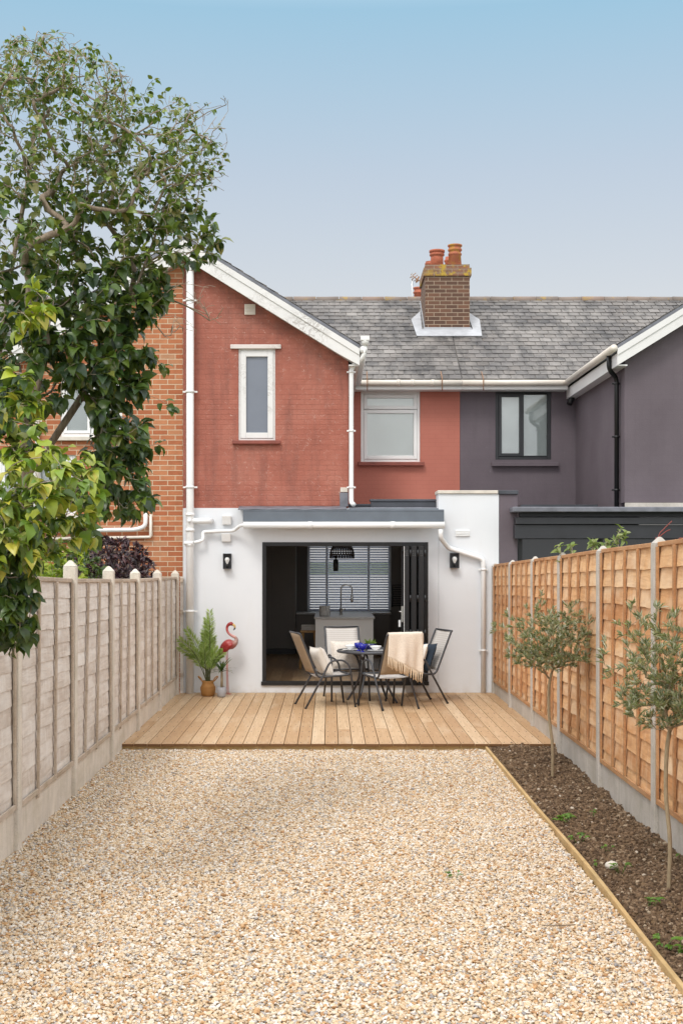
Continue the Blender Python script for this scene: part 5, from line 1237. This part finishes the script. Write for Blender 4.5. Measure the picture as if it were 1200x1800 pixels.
# ------------------------------------------------------------------ wall lamps
def wall_lamp(label, px0, py0, px1, py1, Y):
    x0, x1, z0, z1 = PX(px0, Y), PX(px1, Y), PZ(py1, Y), PZ(py0, Y); cx = (x0+x1)/2
    t = thing('wall_lamp', label, 'wall lamp', (cx, Y, z0), 0, 'wall lamps beside the door')
    mb = MB(); d = .105; w = .008
    mb.box(x0, x1, Y - .012, Y - .001, z0, z1); mb.box(x0, x1, Y - d, Y - .0125, z1 - .012, z1); mb.box(x0, x1, Y - d, Y - .0125, z0, z0 + .012)
    for x in (x0, x1 - w):
        for y in (Y - d, Y - .0125 - w): mb.box(x, x + w, y, y + w, z0 + .0125, z1 - .0125)
    mb.build('lantern_frame', M['anthracite'], t, bevel=.002)
    mb = MB(); zc_ = (z0+z1)/2 + .01
    mb.lathe([(.012, -.075), (.016, -.04), (.034, .0), (.036, .02), (.026, .043), (0, .05)], (cx, Y - .055, zc_), 16); mb.build('bulb', M['bulb'], t)
    mb = MB(); mb.lathe([(.018, z0 + .0125 - zc_), (.018, -.05), (.012, -.045)], (cx, Y - .055, zc_), 12); mb.build('lamp_holder', M['black'], t)
wall_lamp('black box wall lamp with a clear bulb, left of the door', 393, 973, 407, 1000, WY)
wall_lamp('black box wall lamp with a clear bulb, right of the door under the sloping pipe', 790, 972, 805.5, 998.5, WY - .003)
so = thing('outdoor_socket', 'dark grey outdoor socket box on the white wall behind the palm', 'socket', (PX(372, WY), WY, .4))
mb = MB(); mb.box(PX(369, WY), PX(377.5, WY), WY - .07, WY - .001, PZ(1173, WY), PZ(1156, WY)); mb.build('box', M['dark_cap'], so, bevel=.012)
mb = MB(); mb.box(PX(370, WY), PX(376.5, WY), WY - .078, WY - .0705, PZ(1166, WY), PZ(1157, WY)); mb.build('lid', M['anthracite'], so, bevel=.003)

# ------------------------------------------------------------------ potted plants and flamingo
PB = P(364, 1220, 18.05); PBx, PBy = PB.x, 18.2
pp = thing('potted_palm', 'feathery green palm in a woven belly basket by the left wall', 'potted palm', (PBx, PBy, DZ))
mb = MB(); mb.lathe([(.0, .004), (.085, .004), (.098, .02), (.112, .10), (.108, .118), (.112, .125), (.092, .16), (.078, .20), (.086, .222), (.08, .222), (.07, .19), (0, .185)], (PBx, PBy, DZ), 28); bs = mb.build('basket', M['wicker'], pp)
for s in (-1, 1):
    mb = MB(); mb.tube(qcurve([(PBx + s*.075, PBy - .03, DZ + .2), (PBx + s*.10, PBy - .035, DZ + .26), (PBx + s*.135, PBy - .02, DZ + .285), (PBx + s*.135, PBy + .01, DZ + .265), (PBx + s*.075, PBy + .03, DZ + .2)], 6), .008, 7); mb.build('handle', M['wicker'], bs)
gg = np.random.default_rng(8); L_ = Leaves(); mb = MB()
fr_specs = [(92, 1.08, .04), (97, .98, .10), (84, .9, .12), (130, .88, .40), (145, .74, .42), (70, .72, .2), (55, .55, .25), (112, .80, .16), (78, .66, .14), (155, .60, .40), (60, .42, .2), (100, .62, .18), (135, .52, .25), (50, .5, .3), (88, .48, .12), (120, .45, .2)]
for k, (ang, ln, lean) in enumerate(fr_specs):
    a = R(ang); dx = math.cos(a); dep = gg.uniform(-.5, .25)
    b = Vector((PBx + gg.uniform(-.03, .03), PBy + gg.uniform(-.03, .03), DZ + .18)); e = b + Vector((dx*lean*1.15, dep*lean*.6, ln*(.98 - .25*lean)))
    mid = b.lerp(e, .55) + Vector((-dx*.05, 0, .07)); q = qcurve([b, mid, e], 14); m = len(q)
    mb.tube(q, [.006*(1 - .8*i/m) for i in range(m)], 5)
    for i in range(9, m):
        ax = unit(np.array(q[i] - q[i-1])); sd_ = unit(np.cross(ax, (0, 1, .15)) + gg.normal(0, .1, 3)); f_ = (i - 9)/(m - 10)
        ll = .16*(1 - .55*f_)*(.6 + .8*min(1, f_*4)*.5)
        for s in (-1, 1):
            for r_ in (0, .5):
                pq = np.array(q[i] if r_ == 0 else q[i].lerp(q[i-1], .5))
                L_.add(pq, unit(sd_*s*.8 + ax*.75 + gg.normal(0, .07, 3)), unit(np.array((0, -1, .4)) + gg.normal(0, .2, 3)), ll*gg.uniform(.85, 1.1), .0125, np.array([(.32, .44, .10), (.40, .52, .14), (.24, .36, .07), (.48, .58, .22)][gg.integers(4)])*gg.uniform(.85, 1.2))
mb.build('stem', M['leaf_matt'], pp); L_.build('fronds', LANCE, M['leaf_matt'], pp)
st_c = bpy.data.objects[pp.children[-1].name] if pp.children else None
for ch_ in pp.children:
    if ch_.name.startswith('stem'): ch_.data.materials.clear(); ch_.data.materials.append(plain('palm_stem', (.075, .085, .03), .6))
DRx, DRy = PX(389.5, 18.05), 18.05
dp = thing('dragon_plant', 'small spiky leaved plant on a brown stem in a grey pot, right of the palm', 'pot plant', (DRx, DRy, DZ))
mb = MB(); mb.lathe([(0, .003), (.055, .003), (.062, .02), (.073, .145), (.066, .145), (.06, .12), (0, .118)], (DRx, DRy, DZ), 24); mb.build('pot', M['pot_grey'], dp)
mb = MB(); mb.tube([(DRx, DRy, DZ + .11), (DRx + .004, DRy, DZ + .25), (DRx + .002, DRy, DZ + .375)], [.021, .018, .016], 10); mb.build('trunk', M['olive_bark'], dp)
L_ = Leaves(); gg = np.random.default_rng(3)
for k in range(38):
    a = gg.uniform(0, 6.28); el = gg.uniform(.05, 1.25); d = np.array((math.cos(a)*math.cos(el), math.sin(a)*math.cos(el), math.sin(el)))
    L_.add(np.array((DRx, DRy, DZ + .36 + gg.uniform(0, .03))), d, unit(np.array((0, 0, 1)) + gg.normal(0, .15, 3)), gg.uniform(.15, .25), .022, np.array([(.03, .07, .025), (.05, .10, .03), (.02, .05, .02)][gg.integers(3)]))
L_.build('leaves', STRAP, M['leaf_matt'], dp)
# flamingo ornament
FX, FY = PX(399, 18.35), 18.42
fl = thing('flamingo_ornament', 'pink and red painted flamingo garden ornament standing beside the potted plants', 'garden ornament', (FX, FY, DZ))
k = 1/1030*1.02
def fz(x, y, dy=0): return Vector((FX + (x - 858)*k, FY + dy, DZ + (1425 - y)*k))
body = [fz(735, 860), fz(770, 790), fz(815, 725), fz(870, 690), fz(925, 685), fz(965, 668), fz(988, 640), fz(990, 605), fz(968, 580), fz(925, 560), fz(880, 525), fz(855, 480), fz(855, 430), fz(880, 392), fz(915, 383), fz(942, 400)]
brad = [.006, .04, .062, .078, .072, .05, .032, .024, .021, .019, .018, .018, .019, .024, .030, .017]
bcol = [(.25,.02,.02), (.42,.03,.03), (.5,.045,.05), (.55,.06,.06), (.55,.10,.09), (.55,.25,.2), (.6,.38,.33), (.6,.36,.31), (.6,.33,.28), (.58,.27,.24), (.55,.2,.18), (.5,.1,.09), (.48,.05,.05), (.46,.035,.035), (.45,.03,.03), (.45,.05,.04)]
q = qcurve(body, 5); m = len(q); rr = np.interp(np.linspace(0, len(body)-1, m), range(len(body)), brad); cc = [[np.interp(t_, range(len(bcol)), [c[j] for c in bcol]) for j in range(3)] for t_ in np.linspace(0, len(bcol)-1, m)]
mb = MB(); mb.tube(q, rr, 14); mb.c = [(*[q_*.62 if i//14 < m*.52 or i//14 > m*.78 else q_*.95 for q_ in cc[min(i//14, m-1)]], 1) for i in range(len(mb.v))]; mb.build('body', M['flamingo'], fl, vcol=True)
mb = MB(); mb.tube(qcurve([fz(935, 392), fz(962, 410), fz(970, 440)], 4), [.02, .02, .019, .018, .018, .017, .015, .014, .013], 10); mb.build('beak', M['beak'], fl)
mb = MB(); mb.tube([fz(970, 440), fz(962, 462), fz(945, 478)], [.0135, .012, .003], 10); mb.build('beak_tip', M['black'], fl)
for s in (-1, 1):
    mb = MB(); n_ = 10
    mb.grid(12, 6, lambda u, v: tuple(fz(935 - 205*u, 690 + 165*u**1.3 + (v - .5)*105*math.sin(math.pi*min(1, .15 + u*.85)), s*(.062 + .018*math.sin(math.pi*v))*(1.05 - .75*u**2))))
    mb.c = [(*((.34 - .2*((i % 13)/12)), .016 + .012*random.random(), .022), 1) for i in range(len(mb.v))]
    mb.build('wing', M['flamingo'], fl, solid=.006, vcol=True)
    mb = MB(); mb.tube(qcurve([fz(850 + s*12, 750, s*.02), fz(852 + s*6, 900, s*.02), fz(855 + s*6, 1080, s*.02), fz(866 + s*8, 1418, s*.02)], 5), .0055, 8); mb.tube([fz(866 + s*8, 1416, s*.02), fz(915 + s*8, 1424, s*.02 - .02)], [.006, .004], 6); mb.tube([fz(866 + s*8, 1416, s*.02), fz(835 + s*8, 1423, s*.02)], [.005, .003], 6); mb.build('leg', M['pink_rod'], fl)
mb = MB(); mb.tube(qcurve([fz(780, 800), fz(750, 850), fz(728, 900)], 4), [.03]*4 + [.025, .02, .016, .012, .004], 10); mb.build('tail_feathers', M['dark_feather'], fl)

# ------------------------------------------------------------------ dining set on the deck
CW = .245
def chair(label, x, y, face, backtan=True):
    """local frame: +Y is the way the sitter faces, origin under the rear bend of the seat"""
    t = thing('garden_chair', label, 'garden chair', (x, y, DZ), face - math.pi/2, 'sling garden chairs round the table')
    for s in (-1, 1):
        mb = MB(); xx = s*(CW + .012)
        mb.tube(bend([(xx + s*.012, -.17, .004), (xx + s*.004, .09, .46), (xx, .17, .628), (xx, .36, .632), (xx, .445, .55), (xx + s*.012, .52, .004)], .11, 8), .014, 10)
        lg = mb.build('leg_frame', M['frame_grey'], t, world=False)
        q = MB(); q.tube([(xx + s*.012, -.17, .0), (xx + s*.012, -.168, .02)], .0155, 10); q.tube([(xx + s*.012, .52, .0), (xx + s*.012, .5195, .02)], .0155, 10); q.build('foot', M['black'], lg, world=False)
    mb = MB()
    for s in (-1, 1): mb.tube(bend([(s*CW, .45, .44), (s*CW, .40, .43), (s*CW, .0, .405), (s*CW, -.235, .98), (s*(CW-.0), -.25, .995)], .07, 7), .014, 10)
    mb.tube([(-CW, .452, .44), (CW, .452, .44)], .0125, 10); mb.tube([(-CW, -.25, .995), (CW, -.25, .995)], .0125, 10); mb.tube([(-CW, .12, .395), (CW, .12, .395)], .009, 8); mb.tube([(-CW, .33, .405), (CW, .33, .405)], .009, 8)
    mb.build('seat_frame', M['frame_grey'], t, world=False)
    mb = MB(); mb.grid(6, 10, lambda u, v: (-CW + .008 + (2*CW-.016)*u, .03 + .42*v, .412 + .028*v - .014*math.sin(math.pi*u) - .01*math.sin(math.pi*v))); mb.build('seat', M['sling'], t, solid=.004, world=False)
    mb = MB(); mb.grid(6, 12, lambda u, v: (-CW + .008 + (2*CW-.016)*u, -.028 - .217*v - .022*math.sin(math.pi*u)*math.sin(math.pi*(.15+.7*v)), .46 + .525*v)); mb.build('backrest', M['sling'], t, solid=.004, world=False)
    mb = MB(); mb.grid(6, 12, lambda u, v: (-CW + .008 + (2*CW-.016)*u, -.034 - .217*v - .022*math.sin(math.pi*u)*math.sin(math.pi*(.15+.7*v)), .46 + .525*v)); mb.build('back_cloth', M['sling_tan'], t, solid=.003, world=False)
    return t
c1 = chair('grey garden chair seen from behind its tan back, leftmost at the table', -.22, 16.97, math.atan2(.28, .96))
c2 = chair('grey garden chair with the fringed throw over its back', .87, 16.68, math.atan2(.90, -.44))
c3 = chair('grey garden chair at the right end of the table, against the white wall', 1.37, 17.44, math.atan2(-.36, -.93))
c4 = chair('grey garden chair on the far side of the table, in front of the doorway', .22, 18.02, math.atan2(-.98, .16))
TX, TY = .60, 17.48
tb_ = thing('round_table', 'round dark glass topped metal garden table in the middle of the chairs', 'table', (TX, TY, DZ))
mb = MB(); mb.lathe([(0, .708), (.462, .708), (.462, .716), (0, .716)], (TX, TY, DZ), 48); mb.build('table_top', M['table_glass'], tb_)
mb = MB(); mb.tube([(TX + .475*math.cos(a), TY + .475*math.sin(a), DZ + .706) for a in np.linspace(0, 2*math.pi, 49)[:-1]], (.018), 10, closed=True); mb.build('rim', M['frame_grey'], tb_)
for k_ in range(4):
    a = R(45 + 90*k_ + 12); c_, s_ = math.cos(a), math.sin(a); pt = lambda r, z: (TX + r*c_, TY + r*s_, DZ + z)
    mb = MB(); mb.tube(qcurve([pt(.40, .69), pt(.26, .62), pt(.20, .42), pt(.27, .2), pt(.40, .004)], 7), .016, 10); mb.build('leg', M['frame_grey'], tb_)
mb = MB(); mb.tube([(TX + .2*math.cos(a), TY + .2*math.sin(a), DZ + .42) for a in np.linspace(0, 2*math.pi, 33)[:-1]], .008, 8, closed=True); mb.build('brace_ring', M['frame_grey'], tb_)
TZ = DZ + .7165
# things on the table
def on_table(name, label, cat, px, Y, prof, mat, n=28, part='body', group=None):
    t = thing(name, label, cat, (PX(px, Y), Y, TZ), 0, group); mb = MB(); mb.lathe(prof, (PX(px, Y), Y, TZ), n); mb.build(part, mat, t); return t
bowl = [(0, .002), (.03, .002), (.035, .008), (.075, .045), (.082, .06), (.077, .06), (.07, .046), (.03, .012), (0, .011)]
plate = [(0, .001), (.07, .001), (.115, .012), (.115, .016), (.07, .006), (0, .005)]
on_table('dinner_plate', 'white dinner plate on the left of the table under a bowl', 'plate', 616, 17.45, plate, M['china'])
b_ = on_table('white_bowl', 'white bowl on a plate at the left of the table', 'bowl', 616, 17.45, [(r, z + .012) for r, z in bowl], M['china'])
on_table('dinner_plate', 'white dinner plate on the right of the table by the throw', 'plate', 660, 17.3, plate, M['china'])
on_table('white_bowl', 'white bowl right of the blue glass', 'bowl', 660, 17.3, [(r, z + .012) for r, z in bowl], M['china'])
on_table('white_bowl', 'white bowl at the back of the table behind the blue glass', 'bowl', 640, 17.78, bowl, M['china'])
on_table('blue_glass', 'cobalt blue footed glass bowl at the front of the table', 'glass', 637, 17.12, [(0, .001), (.034, .001), (.03, .008), (.014, .018), (.016, .03), (.052, .05), (.06, .11), (.056, .11), (.048, .055), (0, .04)], M['blue_glass'])
on_table('blue_glass', 'second cobalt blue glass bowl, just behind the front one', 'glass', 630, 17.35, [(0, .001), (.034, .001), (.03, .008), (.014, .018), (.016, .03), (.052, .05), (.06, .11), (.056, .11), (.048, .055), (0, .04)], M['blue_glass'])
tpn = on_table('table_plant', 'bright green succulent in a dark blue pot in the middle of the table', 'pot plant', 650, 17.55, [(0, .001), (.05, .001), (.075, .02), (.085, .09), (.078, .09), (.07, .07), (0, .068)], M['blue_pot'], part='pot')
L_ = Leaves(); gg = np.random.default_rng(2)
for k_ in range(60):
    a = gg.uniform(0, 6.28); el = gg.uniform(.3, 1.4); L_.add(np.array((PX(650, 17.55) + gg.uniform(-.05, .05), 17.55 + gg.uniform(-.04, .04), TZ + .065)), (math.cos(a)*math.cos(el), math.sin(a)*math.cos(el), math.sin(el)), unit(gg.normal(0, .3, 3) + np.array((0, -.3, 1))), gg.uniform(.06, .11), .018, np.array([(.20, .32, .05), (.27, .40, .08), (.13, .24, .04)][gg.integers(3)]))
L_.build('leaves', LANCE, M['leaf_matt'], tpn)
# cushions
def cushion(name, label, mat, size, thick, loc, axis_up, facing, seed, group='scatter cushions on the chairs'):
    t = thing(name, label, 'cushion', loc, 0, group); f = Vector(facing).normalized(); u = Vector(axis_up).normalized(); s_ = f.cross(u).normalized(); u = s_.cross(f)
    n = 16; mb = MB()
    def pt(a, b, sgn):
        x, y = a*2-1, b*2-1; pz = (max(0, (1-x**4)*(1-y**4)))**.55*thick/2
        pin = 1 - .09*(1 - abs(x)**2)*abs(y)**3; pin2 = 1 - .09*(1 - abs(y)**2)*abs(x)**3
        w = .008*n3(x*2.5 + seed, y*2.5, sgn)*(1 - abs(x)**4)*(1 - abs(y)**4)
        return s_*(x*pin2*size/2) + u*(y*pin*size/2) + f*(sgn*(pz + w))
    mb.grid(n, n, lambda a, b: tuple(pt(a, b, 1))); mb.grid(n, n, lambda a, b: tuple(pt(1-a, b, -1)))
    o = mb.build('cover', mat, t, world=False, sub=1); q = MB()
    rim = [pt(a, 0, 0) for a in np.linspace(0, 1, 9)] + [pt(1, b, 0) for b in np.linspace(0, 1, 9)[1:]] + [pt(a, 1, 0) for a in np.linspace(1, 0, 9)[1:]] + [pt(0, b, 0) for b in np.linspace(1, 0, 9)[1:-1]]
    q.tube(rim, .0045, 6, closed=True); q.build('piping', mat, o, world=False); return t
def onchair(c, lx_, ly, lz): # chair-local to world
    a = c.rotation_euler.z; return Vector((c.location.x + lx_*math.cos(a) - ly*math.sin(a), c.location.y + lx_*math.sin(a) + ly*math.cos(a), DZ + lz))
def cdir(c, lx_, ly, lz): a = c.rotation_euler.z; return Vector((lx_*math.cos(a) - ly*math.sin(a), lx_*math.sin(a) + ly*math.cos(a), lz))
cushion('cushion', 'cream cushion leaning on the back of the leftmost chair', M['cushion'], .42, .15, onchair(c1, -.03, .13, .605), cdir(c1, .0, -.45, .9), cdir(c1, -.1, .9, .42), 1)
cushion('cushion', 'knitted off white cushion on the far chair behind the table', M['cushion_knit'], .42, .14, onchair(c4, 0, .10, .62), cdir(c4, 0, -.35, .93), cdir(c4, 0, .93, .35), 2)
cushion('cushion', 'navy blue cushion on the right hand chair', M['cushion_navy'], .40, .10, onchair(c3, -.02, .035, .63), cdir(c3, .03, -.36, .93), cdir(c3, 0, .93, .36), 3)
cushion('cushion', 'white cushion in front of the navy one on the right hand chair', M['cushion'], .40, .12, onchair(c3, -.02, .165, .625), cdir(c3, .03, -.30, .95), cdir(c3, 0, .95, .30), 4)
# throw with fringe over the back of chair c2
th = thing('throw', 'beige woven throw with a tasselled edge hanging over a chair back', 'throw', tuple(c2.location), c2.rotation_euler.z)
mb = MB(); nu, nv = 22, 34
xl, xr = -.235, .27
def tl(u): return .30 + .24*u                # how far it hangs behind, shorter at the left
def tpt(u, v):
    x = xl + (xr - xl)*u; Lf = .34; Lr = tl(u); s_ = v*(Lf + Lr + .06)
    top = 1.012
    if s_ < Lf:   # inside of the back
        h = top - (Lf - s_); y = -.25 + .217/.525*(top - h)*1.0 + .022
    elif s_ < Lf + .06:
        a = (s_ - Lf)/.06*math.pi; h = top + .014*math.sin(a); y = -.25 + .022*math.cos(a)
    else:
        d = s_ - Lf - .06; h = top - d; y = -.272 - .012*math.sin(d*5) + .05*d
        y += (.020*math.sin(u*9 + 1.5*d) + .012*math.sin(u*21 + 2))*min(1, d*3.2)
        x += .03*d*(u - .3) 
    return (x, y, h)
mb.grid(nu, nv, tpt); mb.build('cloth', M['throw'], th, solid=.008, world=False)
mb = MB()
mb.grid(5, 14, lambda u, v: (xr + .003 + .012*math.sin(v*7)*u + .055*u*(.2 + v), -.262 + .15*u*v + .02*v, 1.006 - .50*v - .06*u*v)); mb.build('side_fold', M['throw'], th, solid=.008, world=False)
mb = MB()
for k_ in range(27):
    u = (k_ + .3)/27; p = Vector(tpt(u, 1)); ln = random.uniform(.11, .14); dx = random.uniform(-.008, .008)
    mb.tube([p + Vector((0, 0, .004)), p + Vector((dx*.3, -.004, -.02)), p + Vector((dx, .002, -ln*.6)), p + Vector((dx*1.6, .004, -ln))], [.005, .0062, .005, .006], 6)
mb.build('fringe', M['fringe'], th, world=False)
